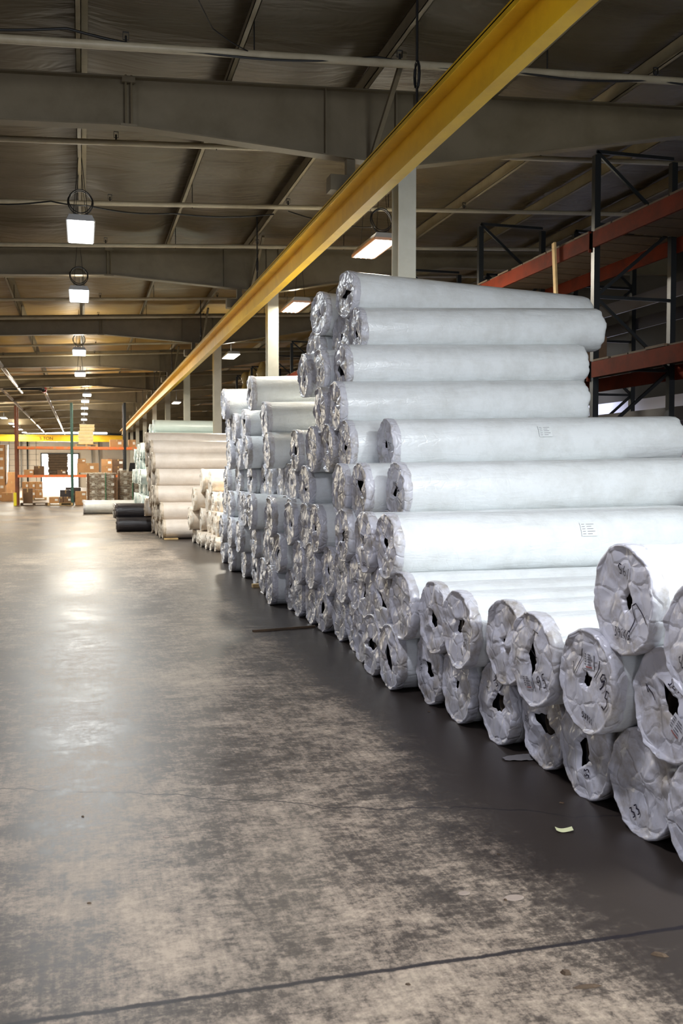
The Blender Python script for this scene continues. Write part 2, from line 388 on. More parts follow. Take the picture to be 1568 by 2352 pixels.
# far wall with the dock door opening; panel seams stand proud as ribs
mb = MB()
DX0, DX1, DZ = -3.95, -0.45, 3.35
mb.box(-14, DX0, 100, 100.2, 0, 4.6).box(DX1, 14, 100, 100.2, 0, 4.6).box(DX0, DX1, 100, 100.2, DZ, 4.6)
mb.box(-14, 14, 100, 100.2, 4.6, 7, 1)
for k in range(8): mb.box(-14, DX0 - .3, 99.97, 100, .55 + k * .55, .57 + k * .55, 1)
for k in range(11): mb.box(-13 + k * .85, -12.97 + k * .85, 99.97, 100, 0, 4.6, 1)
struct(mb.build('wall_back', [M['wall_white'], M['wall_dark']]))
mb = MB().box(DX0 - .12, DX0, 99.85, 100.3, 0, DZ + .12).box(DX1, DX1 + .12, 99.85, 100.3, 0, DZ + .12).box(DX0, DX1, 99.85, 100.3, DZ, DZ + .12)
struct(mb.build('door_1', M['dark_post']))
struct(MB().box(DX0 - 2, DX1 + 2, 103, 103.1, -.2, 6).build('trim_2', M['sky_glow']))
# long skylight strip over the dock wall
struct(MB().box(-5.5, 2.4, 97.9, 98.1, 5.35, 5.5).build('window_1', M['glow_w']))
struct(MB().box(-10, 4, 98.3, 98.6, 4.9, 5.9).build('trim_3', M['dark_post']))

# rafters
FR = [2.7 + 8.2 * k for k in range(12)]
FR = [y for y in FR]
for i, y in enumerate(FR):
    r = empty('steel_rafter', (0, y, 0), f'{ORD[i]} deep cream steel rafter across the roof, counted from the camera' if i else 'cream steel rafter over the nearest rolls, out of the lamps', 'roof beam', 'tapered steel rafters', kind='thing')
    if i: r['label'] = f'{ORD[i-1]} cream steel rafter spanning the hall, counted along the aisle from the camera'
    def bot(x): 
        pts = [(-14, 4.98), (-3.5, 5.20), (.53, 5.40), (3.74, 5.22), (7.5, 5.93), (11, 6.0), (14, 6.1)]
        for (a, za), (b, zb) in zip(pts[:-1], pts[1:]):
            if x <= b: return za + (zb - za) * (x - a) / (b - a)
    XB = [-12.95, -8, -3.5, .53, 2.2, 3.74, 5.6, 7.5, 11, 12.95]
    def top(x): return 5.90 + SL * x
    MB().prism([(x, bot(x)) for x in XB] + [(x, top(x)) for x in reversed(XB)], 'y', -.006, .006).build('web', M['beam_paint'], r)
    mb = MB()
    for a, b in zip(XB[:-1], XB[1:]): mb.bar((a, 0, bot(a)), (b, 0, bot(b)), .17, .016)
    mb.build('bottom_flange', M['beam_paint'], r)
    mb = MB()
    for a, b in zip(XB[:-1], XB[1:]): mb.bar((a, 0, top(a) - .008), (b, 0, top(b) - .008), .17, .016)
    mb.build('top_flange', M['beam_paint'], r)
    if i < 7:
        for x in (2.76, 3.62, 3.86):
            MB().box(x - .006, x + .006, -.08, .08, bot(x) + .01, top(x) - .01).build('stiffener', M['beam_paint'], r)
        mb = MB().tube([(.50, -.1, bot(.5)), (.50, -.1, top(.5))], .012, 6).tube([(.56, -.1, bot(.5)), (.56, -.1, top(.5))], .012, 6)
        mb.box(.44, .62, -.12, -.08, bot(.5) - .03, bot(.5)).box(.46, .60, -.12, -.08, top(.5) - .08, top(.5) - .02)
        mb.build('hanger_rod', M['beam_paint'], r)
        MB().bar((3.35, -1.15, 6.05), (3.30, -.09, bot(3.3)), .05, .05).build('flange_brace', M['beam_paint'], r)
# purlins
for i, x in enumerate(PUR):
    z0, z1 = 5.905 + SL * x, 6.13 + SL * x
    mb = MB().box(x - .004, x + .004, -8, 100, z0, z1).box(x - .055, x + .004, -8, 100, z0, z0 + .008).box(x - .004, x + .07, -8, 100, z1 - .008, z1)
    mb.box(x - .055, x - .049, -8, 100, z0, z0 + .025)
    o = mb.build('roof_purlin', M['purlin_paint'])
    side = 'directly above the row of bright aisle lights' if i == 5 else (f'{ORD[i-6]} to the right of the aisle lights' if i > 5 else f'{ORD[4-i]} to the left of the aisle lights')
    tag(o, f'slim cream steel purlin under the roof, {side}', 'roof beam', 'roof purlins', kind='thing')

# columns
for i in range(-1, 10):
    y = 10.9 + 8.2 * i; x = 3.74
    r = empty('steel_column', (x, y, 0), 'steel column', 'column', 'columns along the crane beam', kind='thing')
    if i == 0: r['label'] = 'tall off-white steel column rising behind the highest stack of white rolls'
    elif i < 0: r['label'] = 'off-white steel column standing among the nearest rolls'
    else: r['label'] = f'off-white steel column under the crane beam, {ORD[i]} from the camera'
    if i < 0:
        bpy.data.objects.remove(r); continue
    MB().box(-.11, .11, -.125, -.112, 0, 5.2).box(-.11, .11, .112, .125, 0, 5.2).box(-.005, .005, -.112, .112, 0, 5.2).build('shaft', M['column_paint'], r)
    MB().box(-.15, .15, -.16, .16, 0, .02).build('base_plate', M['column_paint'], r)

# yellow crane runway
r = empty('crane_beam', (3.07, 0, 0), 'long yellow overhead crane runway beam running the length of the hall', 'crane beam', kind='thing')
Y0, Y1 = -4, 78
MB().box(-.005, .005, Y0, Y1, 4.545, 4.84).build('web', M['yellow'], r)
MB().box(-.06, .06, Y0, Y1, 4.53, 4.547).build('bottom_flange', M['yellow'], r)
MB().box(-.17, .17, Y0, Y1, 4.84, 4.852).box(-.17, -.16, Y0, Y1, 4.80, 4.87).box(.16, .17, Y0, Y1, 4.80, 4.87).build('top_flange', M['yellow'], r)
MB().box(-.05, .05, 12.6, Y1, 4.852, 4.93).build('crane_rail', M['galv'], r)
for i, y in enumerate(FR[:9]):
    MB().box(-.26, -.05, y - .10, y + .10, 4.87, 5.05).box(-.05, .05, y - .05, y + .05, 4.85, 5.28).build('hanger_bracket', M['beam_paint'], r)
    mb = MB(); mb.tube([(-.1 + .0, y - 2.6, 6.02), (-.1, y - 2.6, 5.32)], .012, 6)
    ring = [(-.1, y - 2.6 + .06 * math.sin(a), 5.2 + .12 * math.cos(a)) for a in [k * PI / 6 for k in range(13)]]
    mb.tube(ring, .014, 6, caps=False); mb.tube([(-.1, y - 2.6, 5.09), (-.1, y - 2.6, 4.87)], .012, 6)
    mb.build('hanger_hook', M['black_cable'], r)

# sprinkler pipes across the hall
PIPES = [9.62 + 2.8 * k for k in range(-2, 20)]
for i, y in enumerate(PIPES):
    zc = 5.70; nr = i - 1
    r = empty('sprinkler_pipe', (0, y, 0), (f'white sprinkler pipe across the ceiling, {ORD[nr-1]} in view from the camera' if nr > 0 else f'white sprinkler pipe across the ceiling {"above" if i else "behind"} the camera'), 'pipe', 'sprinkler pipes across the roof')
    MB().tube([(-12, 0, zc - SL * 12), (12, 0, zc + SL * 12)], .036 if y > 10 else .042, 10).build('pipe', M['pipe_paint'], r, True)
    if i < 12:
        rnd = random.Random(i)
        for x in (-2.6, .45, 3.25, 6.3):
            z = zc + SL * x
            MB().tube([(x, 0, z), (x, 0, z + .10)], .012, 6).box(x - .03, x + .03, -.005, .005, z + .06, z + .066).box(x - .03, x - .025, -.01, .01, z + .066, z + .13).box(x + .025, x + .03, -.01, .01, z + .066, z + .13).box(x - .03, x + .03, -.012, .012, z + .13, z + .137).build('sprinkler_head', M['black_cable'], r)
        for x in (-1.55, 1.66, 4.9):
            z = zc + SL * x
            MB().tube([(x + .05, 0, z - .045), (x + .05, 0, z + .35)], .007, 6).build('hanger_rod', M['black_cable'], r)
# black cables slung along the pipes
def cable(pts, rad, label, seed=0):
    pts2 = []
    for a, b in zip(pts[:-1], pts[1:]):
        a, b = Vector(a), Vector(b); n = 8
        for k in range(n): t = k / n; p = a.lerp(b, t); p.z -= .10 * math.sin(PI * t) * (b - a).length / 1.6 * .5; pts2.append(p)
    pts2.append(Vector(pts[-1]))
    return tag(MB().tube(pts2, rad, 6).build('electric_cable', M['black_cable'], smooth=True), label, 'cable')
cable([(-1.5, 9.6, 5.72), (-.1, 9.6, 5.82), (1.2, 9.6, 5.74), (3.0, 9.6, 5.90), (4.4, 9.6, 5.93), (6.3, 9.6, 6.02), (8, 9.6, 6.1)], .013, 'black cable draped along the nearest white sprinkler pipe')
cable([(-1.6, 15.15, 5.58), (-.4, 14.5, 5.5), (.1, 14.3, 5.42), (1.4, 15.15, 5.62), (3.0, 15.15, 5.72)], .012, 'black cable leading past the nearest aisle light')
cable([(3.25, 15.2, 5.80), (4.0, 14.6, 5.50), (4.3, 13.9, 5.3)], .010, 'black cable dropping to the nearest light beside the crane beam')
cable([(.75, 8.2, 6.1), (1.25, 9.3, 5.85), (1.66, 9.6, 5.80)], .006, 'thin loose wire hanging from the roof above the nearest pipe')

# pipes running along the hall at the far left
for i, (x, z, y0, y1) in enumerate([(-2.7, 5.3, 30, 47), (-3.45, 5.3, 44, 98), (-1.66, 5.3, 45, 98)]):
    o = MB().tube([(x, y0, z), (x, y1, z)], .07, 10).build('ceiling_duct', M['galv'], smooth=True)
    tag(o, ['short shiny pipe along the ceiling at the upper left', 'longest shiny pipe along the ceiling left of the far lights', 'shiny pipe with red elbow left of the far lights'][i], 'pipe')
o = MB().tube([(-8, 45, 5.35), (-1.9, 45, 5.35), (-1.72, 45.03, 5.34), (-1.66, 45.1, 5.25)], .11, 10).build('fire_main', M['dark_post'], smooth=True)
tag(o, 'thick dark pipe crossing to the red elbow at the left', 'pipe')
tag(MB().tube([(-1.66, 45.05, 5.32), (-1.66, 45.5, 5.3)], .13, 12).build('pipe_coupling', mat('red_paint', (.25, .01, .01), .4), smooth=True), 'dark red pipe coupling at the corner of the thick pipe', 'pipe fitting')

# ------------------------------------------------------------------ hanging lights
def light_fixture(x, y, kind, label, group, coil=False, z=LZ, far=False):
    r = empty('hanging_light', (x, y, z), label, 'light', group)
    W, D_ = (.17, .65) if kind == 'panel' else (.17, .60)
    MB().prism([(-W - .02, -.01), (W + .02, -.01), (W - .02, .07), (-W + .02, .07)], 'y', -D_, D_).build('housing', M['housing'], r)
    if kind == 'panel':
        MB().box(-W, W, -D_ + .01, D_ - .01, -.022, -.0105).build('diffuser', M['glow_c'] , r)
    elif far:
        MB().box(-W, W, -D_ + .01, D_ - .01, -.022, -.0105).build('diffuser', M['glow_w'] , r)
    else:
        MB().box(-W, W, -D_, D_, -.014, -.0105).box(-W - .02, -W, -D_, D_, -.04, 0).box(W, W + .02, -D_, D_, -.04, 0).box(-W, W, -D_ - .01, -D_, -.04, 0).box(-W, W, D_, D_ + .01, -.04, 0).build('reflector', M['copper'], r)
        for k in range(4):
            xx = -W + (k + .5) * 2 * W / 4
            MB().tube([(xx, -D_ + .02, -.03), (xx, D_ - .02, -.03)], .018, 8).build('tube', M['glow_w'], r)
    if not far:
        zt = roofz(x) + .03 - z
        mb = MB()
        for yy in (-D_ * .7, D_ * .7):
            for xx in (-.1, .1): mb.tube([(xx, yy, .07), (0, yy * .8, zt)], .004, 4)
        mb.build('hanging_wire', M['black_cable'], r)
    else:
        MB().tube([(0, 0, .07), (0, 0, roofz(x) - z + .05)], .01, 4).build('hanging_wire', M['black_cable'], r)
    if coil:
        mb = MB()
        for rr, zz, yy in ((.17, .28, -.35), (.155, .29, -.37), (.165, .27, -.33)):
            mb.tube([(rr * math.cos(a), yy + .02 * math.sin(3 * a), zz + .03 + rr * math.sin(a)) for a in [k * PI / 16 for k in range(33)]], .008, 6, caps=False)
        mb.tube([(.0, -.36, .07), (-.05, -.36, .14)], .008, 6)
        mb.build('cable_coil', M['black_cable'], r, True)
    return r
for i, (x, y) in enumerate(AISLE):
    lab = 'nearest square bright white light over the aisle, cable coil above it' if i == 0 else f'bright white light hanging over the aisle, {ORD[i]} from the camera'
    light_fixture(x, y, 'panel', lab, 'lights over the aisle', coil=i < 3, far=i > 4)
for i, (x, y) in enumerate(SIDE):
    light_fixture(x, y, 'tubes', ['four-tube light with coppery frame beside the nearest white column', 'four-tube light half hidden by the high white rolls', 'bright light between crane beam and second column', 'far bright light above the pale green rolls'][i], 'four-tube lights beside the crane beam', coil=i == 0, far=i > 1)
for i, (x, y) in enumerate(LEFT): light_fixture(x, y, 'panel', f'bright ceiling light at far left, {ORD[i]} of the row from the camera', 'lights in the far left row', far=True)
for i, (x, y) in enumerate(RIGHT): light_fixture(x, y, 'panel', ['added light behind the nearest dark storage racks', 'added light beside the lavender wall beyond the racks'][i], 'added lights beyond the racks', far=True)
for i, (x, y) in enumerate(KEY + [(0, 3.9)]): light_fixture(x, y, 'tubes', ['light hanging over the nearest rolls', 'light hanging behind the camera', 'light hanging over the aisle above the camera'][i], 'four-tube lights beside the crane beam')

# ------------------------------------------------------------------ wrapped rolls
R0 = .2375
def ridge(t): return 1 - abs(math.sin(t))
class Cover:
    "shape of one gathered end: fold(u, v) gives how far the film stands out, u right and v up seen from the aisle, radius 1"
    def __init__(s, seed, flat=False):
        rn = random.Random(seed); s.seed = seed
        s.cr = []
        for k in range(15):
            a = rn.uniform(0, 2 * PI)
            if rn.random() < .62:       # creases that radiate from the gather
                d = (math.cos(a), math.sin(a)); off = rn.uniform(-.06, .06); s.cr.append((d, (-d[1], d[0]), off, rn.uniform(.14, .5), rn.choice([-1, 1]) * rn.uniform(.3, 1) * (.010 if flat else .017), True))
            else:
                d = (math.cos(a), math.sin(a)); off = rn.uniform(-.7, .7); s.cr.append((d, (-d[1], d[0]), off, rn.uniform(.10, .35), rn.choice([-1, 1]) * rn.uniform(.4, 1) * (.007 if flat else .012), False))
        s.bulge = rn.uniform(-.012, .018); s.ph = rn.uniform(0, 6.28); s.k = rn.choice([5, 6, 7, 9])
        s.open = rn.random() < .85; s.ht = rn.uniform(0, PI); s.hs = rn.uniform(.26, .42); s.hx = rn.uniform(-.08, .08); s.hy = rn.uniform(-.08, .08)
        s.hk = rn.choice([.35, .6, .9]); s.flat = flat
    def fold(s, u, v):
        r = math.hypot(u, v); x = -s.bulge * (1 - r * r)
        for d, n, off, w_, amp, radial in s.cr:
            dist = abs(u * n[0] + v * n[1] - off); al = u * d[0] + v * d[1]
            if radial and al < 0: continue
            t = max(0, 1 - dist / w_); x += amp * t * (min(1, al * 3) if radial else 1) * (1 - .3 * r)
        th = math.atan2(v, u)
        x += (.003 if s.flat else .006) * ridge(s.k * th / 2 + s.ph + 1.6 * noise.noise(Vector((u * 1.5, v * 1.5, s.seed)))) * min(1, r * 1.6)
        x += .007 * noise.noise(Vector((u * 2.3, v * 2.3, s.seed * 3.1))) 
        return max(-.06, min(.026, x - .012))
    def hole(s, t):
        if not s.open: return .02
        c, q = abs(math.cos(t - s.ht)), abs(math.sin(t - s.ht))
        return s.hs / (c + s.hk * q + .15) * (1 + .25 * noise.noise(Vector((math.cos(t) * 2, math.sin(t) * 2, s.seed))))
    def mesh(s, mat_, nt=112, nr=20):
        vs_ = []; R = R0
        fr = [k / (nr - 1) for k in range(nr)]
        rn = random.Random(s.seed + 99)
        for j, f in enumerate([-1] + fr + [2, 3, 4, 5]):
            for i in range(nt):
                t = 2 * PI * i / nt; h_ = s.hole(t); wob = noise.noise(Vector((math.cos(t) * 3, math.sin(t) * 3, s.seed * 7.7)))
                wob2 = noise.noise(Vector((math.cos(t) * 9, math.sin(t) * 9, s.seed * 5.1)))
                if f < 0: r = h_ * .8; hx = 1
                elif f <= 1: r = h_ + (.94 + .012 * wob - h_) * f; hx = 1 - f
                else: r = 0; hx = 0
                if f <= 1:
                    u, v = r * math.cos(t) + s.hx * hx, r * math.sin(t) + s.hy * hx
                    x = s.fold(u, v)
                    if f < 0: x += .022
                    lip = max(0, .6 + 1.3 * wob + .5 * wob2)
                else:
                    k = int(f); r = [.972, 1.012, 1.022, 1.002][k - 2] + .006 * wob * (k < 5) + .004 * wob2 * (k < 5)
                    lip = max(0, .6 + 1.3 * wob + .5 * wob2)
                    x = [-.014 - .014 * lip, -.012 - .012 * lip, .010, .050][k - 2] + .006 * wob2 * (k > 3) + .010 * wob * (k > 3)
                    u, v = r * math.cos(t), r * math.sin(t)
                vs_.append((x, -u * R, v * R))
        rows = nr + 5
        fs = [(j * nt + i, (j + 1) * nt + i, (j + 1) * nt + (i + 1) % nt, j * nt + (i + 1) % nt) for j in range(rows - 1) for i in range(nt)]
        m = MB(); m.add(vs_, fs); return m.mesh('end_cover', mat_, True)
def body_mesh(seed, mat_, nt=56, nx=34, length=2.75, wr=1.0):
    vs_ = []; rn = random.Random(seed); sg = rn.uniform(-2, 2); ph = rn.uniform(0, 6)
    prof = [(0.03, .998)] + [(.05 + (length - .10) * k / (nx - 1), 1.0) for k in range(nx)] + [(length - .02, .985), (length - .002, .94), (length + .012, .82), (length + .016, .6), (length + .012, .3), (length + .012, .02)]
    for x, q in prof:
        for i in range(nt):
            t = 2 * PI * i / nt
            n = noise.noise(Vector((x * .9, math.cos(t) * 1.2, math.sin(t) * 1.2 + seed)))
            n2 = noise.noise(Vector((x * 3.2, math.cos(t + x * sg * .4) * 4, math.sin(t + x * sg * .4) * 4 + seed)))
            n3 = abs(noise.noise(Vector((x * 2.0 + seed, t * 3 + x * sg, 5.0)))) if 1 else 0
            e = max(0, 1 - (length - x) / .35)
            r = R0 * .986 * q * (1 + wr * (.016 * n + .010 * n2 * (1 + 1.5 * e)) - .006 * wr * n3 * e)
            xx = x + (.02 * n2 + .01 * math.sin(5 * t + ph)) * (1 if x > length - .05 else 0)
            vs_.append((xx, r * math.cos(t), r * math.sin(t)))
    rows = len(prof)
    fs = [(j * nt + i, (j + 1) * nt + i, (j + 1) * nt + (i + 1) % nt, j * nt + (i + 1) % nt) for j in range(rows - 1) for i in range(nt)]
    fs = [f[::-1] for f in fs]
    m = MB(); m.add(vs_, fs); return m.mesh('wrapping', mat_, True)
def core_mesh():
    m = MB(); n = 32; R = R0 * .94
    ring = lambda r, x: [(x, r * math.cos(2 * PI * i / n), r * math.sin(2 * PI * i / n)) for i in range(n)]
    vs_ = ring(R, .040) + ring(.07, .036) + ring(.066, .036) + ring(.066, .5)
    fs = [(j * n + i, j * n + (i + 1) % n, (j + 1) * n + (i + 1) % n, (j + 1) * n + i) for j in range(3) for i in range(n)]
    mi = [0] * (3 * n); m.add(vs_, fs); m.m = [0 if k < n else 1 for k in range(3 * n)]
    m.add(ring(.066, .5), [tuple(range(n))], 0)
    return m.mesh('core_opening', [M['core'], M['tube']])
CORE = core_mesh()
COV = {}; BOD = {}
def variants(kind, n_cov, n_bod, hi):
    nt, nr = (112, 20) if hi else (48, 9)
    COV[kind] = [(c, c.mesh(M[kind + '_end'] if kind != 'film' else M['end'], nt, nr)) for c in [Cover(11 * k + hash_(kind), flat=(k % 4 == 0)) for k in range(n_cov)]]
    BOD[kind] = [body_mesh(k * 3 + 1 + hash_(kind), M[kind], 56 if hi else 28, 34 if hi else 12) for k in range(n_bod)]
def hash_(s): return sum(ord(c) for c in s) % 50
variants('film', 14, 6, True)
for k in ('beige', 'cream', 'pale', 'black'): variants(k, 5, 2, False)

STROKES = {
 '1': [[(.5, 1), (.42, 0)]], '9': [[(.85, .75), (.6, .98), (.25, .85), (.2, .6), (.5, .5), (.82, .72), (.78, .35), (.45, 0)]],
 '5': [[(.85, 1), (.35, .97), (.25, .58), (.65, .6), (.85, .35), (.65, .05), (.2, .08)]],
 '3': [[(.2, .95), (.7, .95), (.4, .6), (.8, .4), (.6, .05), (.15, .05)]], '4': [[(.3, 1), (.2, .5), (.75, .5)], [(.65, .9), (.6, 0)]],
 '2': [[(.15, .8), (.5, 1), (.8, .75), (.15, .05), (.9, .08)]], 'K': [[(.2, 1), (.2, 0)], [(.85, 1), (.2, .5), (.85, 0)]],
 'G': [[(.85, .85), (.45, 1), (.1, .5), (.45, 0), (.85, .2), (.85, .48), (.5, .48)]], '7': [[(.1, .95), (.85, .95), (.4, 0)]],
 '0': [[(.5, 1), (.15, .5), (.5, 0), (.85, .5), (.5, 1)]], '6': [[(.75, 1), (.25, .5), (.3, .1), (.7, .1), (.75, .4), (.3, .45)]],
 '8': [[(.5, .5), (.2, .75), (.5, 1), (.8, .75), (.2, .25), (.5, 0), (.8, .25), (.5, .5)]], ' ': [],
}
def write_on(cov, items, parent):
    def seg(m, pts, wdt):
        fine = []
        for a, b in zip(pts[:-1], pts[1:]):
            n = max(2, int(math.dist(a, b) / .035))
            fine += [(a[0] + (b[0] - a[0]) * k / n, a[1] + (b[1] - a[1]) * k / n) for k in range(n)]
        fine.append(pts[-1]); vs_ = []
        for i, p in enumerate(fine):
            q, o_ = fine[min(i + 1, len(fine) - 1)], fine[max(i - 1, 0)]
            dx, dy = q[0] - o_[0], q[1] - o_[1]; l = math.hypot(dx, dy) or 1; nx, ny = -dy / l * wdt, dx / l * wdt
            for sg in (-1, 1):
                u, v = p[0] + sg * nx, p[1] + sg * ny
                vs_.append((cov.fold(u, v) - .008, -u * R0, v * R0))
        m.add(vs_, [(2 * i, 2 * i + 1, 2 * i + 3, 2 * i + 2) for i in range(len(fine) - 1)])
    for it in items:
        m = MB()
        if it[0] == 'text':
            _, txt, cx, cyy, h_, rot, wdt = it; c, s_ = math.cos(rot), math.sin(rot); adv = h_ * .72
            x0 = -adv * len(txt) / 2
            for ch in txt:
                for st in STROKES[ch]:
                    seg(m, [(cx + (x0 + px * h_ * .6) * c - (py - .5) * h_ * s_, cyy + (x0 + px * h_ * .6) * s_ + (py - .5) * h_ * c) for px, py in st], wdt)
                x0 += adv
        elif it[0] == 'line': seg(m, it[1], it[2])
        link('marker_writing', m.mesh('marker_writing', M['ink']), parent)
def stick_label(cov, cx, cyy, w_, h_, rot, parent):
    m = MB(); c, s_ = math.cos(rot), math.sin(rot)
    def quad(a0, a1, b0, b1, off, mi, n=6):
        vs_ = []
        for j in range(n + 1):
            for i in range(n + 1):
                a, b = a0 + (a1 - a0) * i / n, b0 + (b1 - b0) * j / n
                u, v = cx + a * c - b * s_, cyy + a * s_ + b * c
                vs_.append((cov.fold(u, v) - off, -u * R0, v * R0))
        m.add(vs_, [(j * (n + 1) + i, j * (n + 1) + i + 1, (j + 1) * (n + 1) + i + 1, (j + 1) * (n + 1) + i) for j in range(n) for i in range(n)], mi)
    quad(-w_ / 2, w_ / 2, -h_ / 2, h_ / 2, .006, 0)
    for k in range(5):
        y = h_ * (.34 - k * .15)
        quad(-w_ * .42, -w_ * .25, y - .012, y + .012, .009, 1, 2)
        quad(-w_ * .1, w_ * (.2 + .2 * ((k * 7) % 3) / 2), y - .012, y + .012, .009, 1, 3)
    quad(-w_ * .2, w_ * .35, -h_ * .44, -h_ * .36, .009, 2, 3)
    link('shipping_label', m.mesh('shipping_label', [M['label'], M['label_ink'], M['label_red']]), parent)
def flank_label(parent, x, ang):
    "printed sheet stuck on the length of a roll"
    m = MB()
    def patch(x0, x1, a0, a1, rr, mi, n=6):
        vs_ = [(x0 + (x1 - x0) * i / n, -rr * math.cos(a0 + (a1 - a0) * j / n), rr * math.sin(a0 + (a1 - a0) * j / n)) for j in range(n + 1) for i in range(n + 1)]
        m.add(vs_, [(j * (n + 1) + i, j * (n + 1) + i + 1, (j + 1) * (n + 1) + i + 1, (j + 1) * (n + 1) + i) for j in range(n) for i in range(n)], mi)
    patch(x, x + .13, ang, ang + .45, R0 * 1.025, 0)
    for k in range(5):
        patch(x + .01, x + .035, ang + .06 + .08 * k, ang + .075 + .08 * k, R0 * 1.03, 1, 2)
        patch(x + .05, x + .09 + .012 * ((k * 5) % 3), ang + .06 + .08 * k, ang + .075 + .08 * k, R0 * 1.03, 1, 2)
    link('shipping_label', m.mesh('shipping_label', [mat('flank_label_paper', (.74, .77, .76), .4), M['label_ink']]), parent)

rr_ = random.Random(5)
def roll(kind, x, y, z, D, label, group, length=2.75, yaw=0, tilt=0, vi=None, spin=None, sy=1.0):
    r = empty('wrapped_roll', (x, y, z), label, 'roll', group)
    r.rotation_mode = 'XYZ'; s = D / (2 * R0)
    sp = rr_.uniform(0, 2 * PI) if spin is None else spin
    r.rotation_euler = (Matrix.Rotation(yaw, 3, 'Z') @ Matrix.Rotation(-tilt, 3, 'Y') @ Matrix.Rotation(sp, 3, 'X')).to_euler()
    r.scale = (1, s, s)
    vi = rr_.randrange(len(COV[kind])) if vi is None else vi
    cov, cm = COV[kind][vi]
    b = link('wrapping', BOD[kind][rr_.randrange(len(BOD[kind]))], r); b.scale = (length / 2.75, 1, 1)
    e = link('end_cover', cm, r)
    link('core_opening', CORE, r)
    return r, cov

def drop(y, D, below, floor=0.0):
    z = floor + D / 2
    for (yy, zz, dd) in below:
        s = (D + dd) / 2 * .998; dy = abs(y - yy)
        if dy < s: z = max(z, zz + math.sqrt(s * s - dy * dy))
    return z
def settle(y, D, below, rng=.12):
    best = min(((drop(y + k * .01, D, below), abs(k)), k) for k in range(-int(rng * 100), int(rng * 100) + 1)) if below else ((D / 2, 0), 0)
    k = best[1]; return y + k * .01, best[0][0]

ROWN = ['bottom row', 'second row up', 'third row up', 'fourth row up', 'fifth row up', 'sixth row up', 'seventh row up', 'eighth row up', 'ninth row up']
TILT = [0, .2, .6, 1.1, 1.4, 1.8, 2.1, 2.4, 0]
def gen(y0, y1, X=2.22, st=.488, j=.07, seed=1):
    rn = random.Random(seed); out = []; y = y0; n = rn.randrange(3)
    while y < y1: out.append((y, X + rn.uniform(-j, j) + (.26 if n % 3 == 1 else .10 if n % 3 == 2 else 0))); y += st; n += rn.choice([1, 1, 2])
    return out
STACK = [
 [(3.12, 1640), (3.61, 1487), (4.12, 1355), (4.61, 1257), (5.10, 1148), (5.60, 1055), (6.11, 990), (6.60, 898), (7.1, 856), (7.6, 833), (8.1, 816), (8.62, 783), (9.15, 742), (9.66, 716), (10.2, 686), (10.7, 668)] + gen(11.2, 16.6, seed=2),
 [(3.36, 1545), (3.87, 1357), (4.37, 1230), (4.86, 1166), (5.35, 1056), (5.86, 1000), (6.36, 925), (6.85, 880), (7.35, 842), (7.85, 2.28), (8.36, 787), (8.88, 757), (9.4, 715)] + gen(9.93, 16.3, seed=3),
 [(3.12, 1625), (3.62, 1440), (6.60, 890), (7.10, 840), (7.6, 2.48), (8.1, 790), (8.62, 2.5), (9.14, 726), (9.66, 702)] + gen(10.18, 16.2, seed=4),
 [(7.35, 912), (7.85, 828), (8.36, 782), (8.88, 2.75), (9.4, 2.7), (9.92, 703)] + gen(10.43, 11.8, 2.35, seed=5) + [(11.9, 2.55), (12.39, 2.55), (12.88, 2.5)] + gen(13.37, 16.0, 2.36, seed=6),
 [(8.1, 889), (8.62, 795), (9.14, 755), (9.66, 718), (10.17, 2.85), (10.67, 680), (11.17, 2.8), (11.66, 2.75), (12.15, 615), (12.64, 2.6), (13.13, 2.55), (13.6, 567)] + gen(14.1, 15.9, seed=7),
 [(8.88, 772), (9.4, 738), (9.92, 2.85), (10.42, 3.0), (12.4, 610), (12.88, 2.6), (13.37, 2.55), (13.85, 562), (14.34, 2.5), (14.82, 540), (15.3, 527)],
 [(9.14, 786), (9.66, 736), (10.17, 700), (13.12, 577), (13.6, 2.75), (14.1, 2.7), (14.58, 2.7), (15.07, 516)],
 [(9.4, 820), (9.92, 786), (10.42, 724)],
 [(9.67, 796), (10.17, 735)],
]
LENGTHS = {(4, 0): 2.93, (5, 0): 2.62, (6, 0): 2.62, (7, 0): 2.72, (8, 0): 3.0, (2, 1): 2.7}
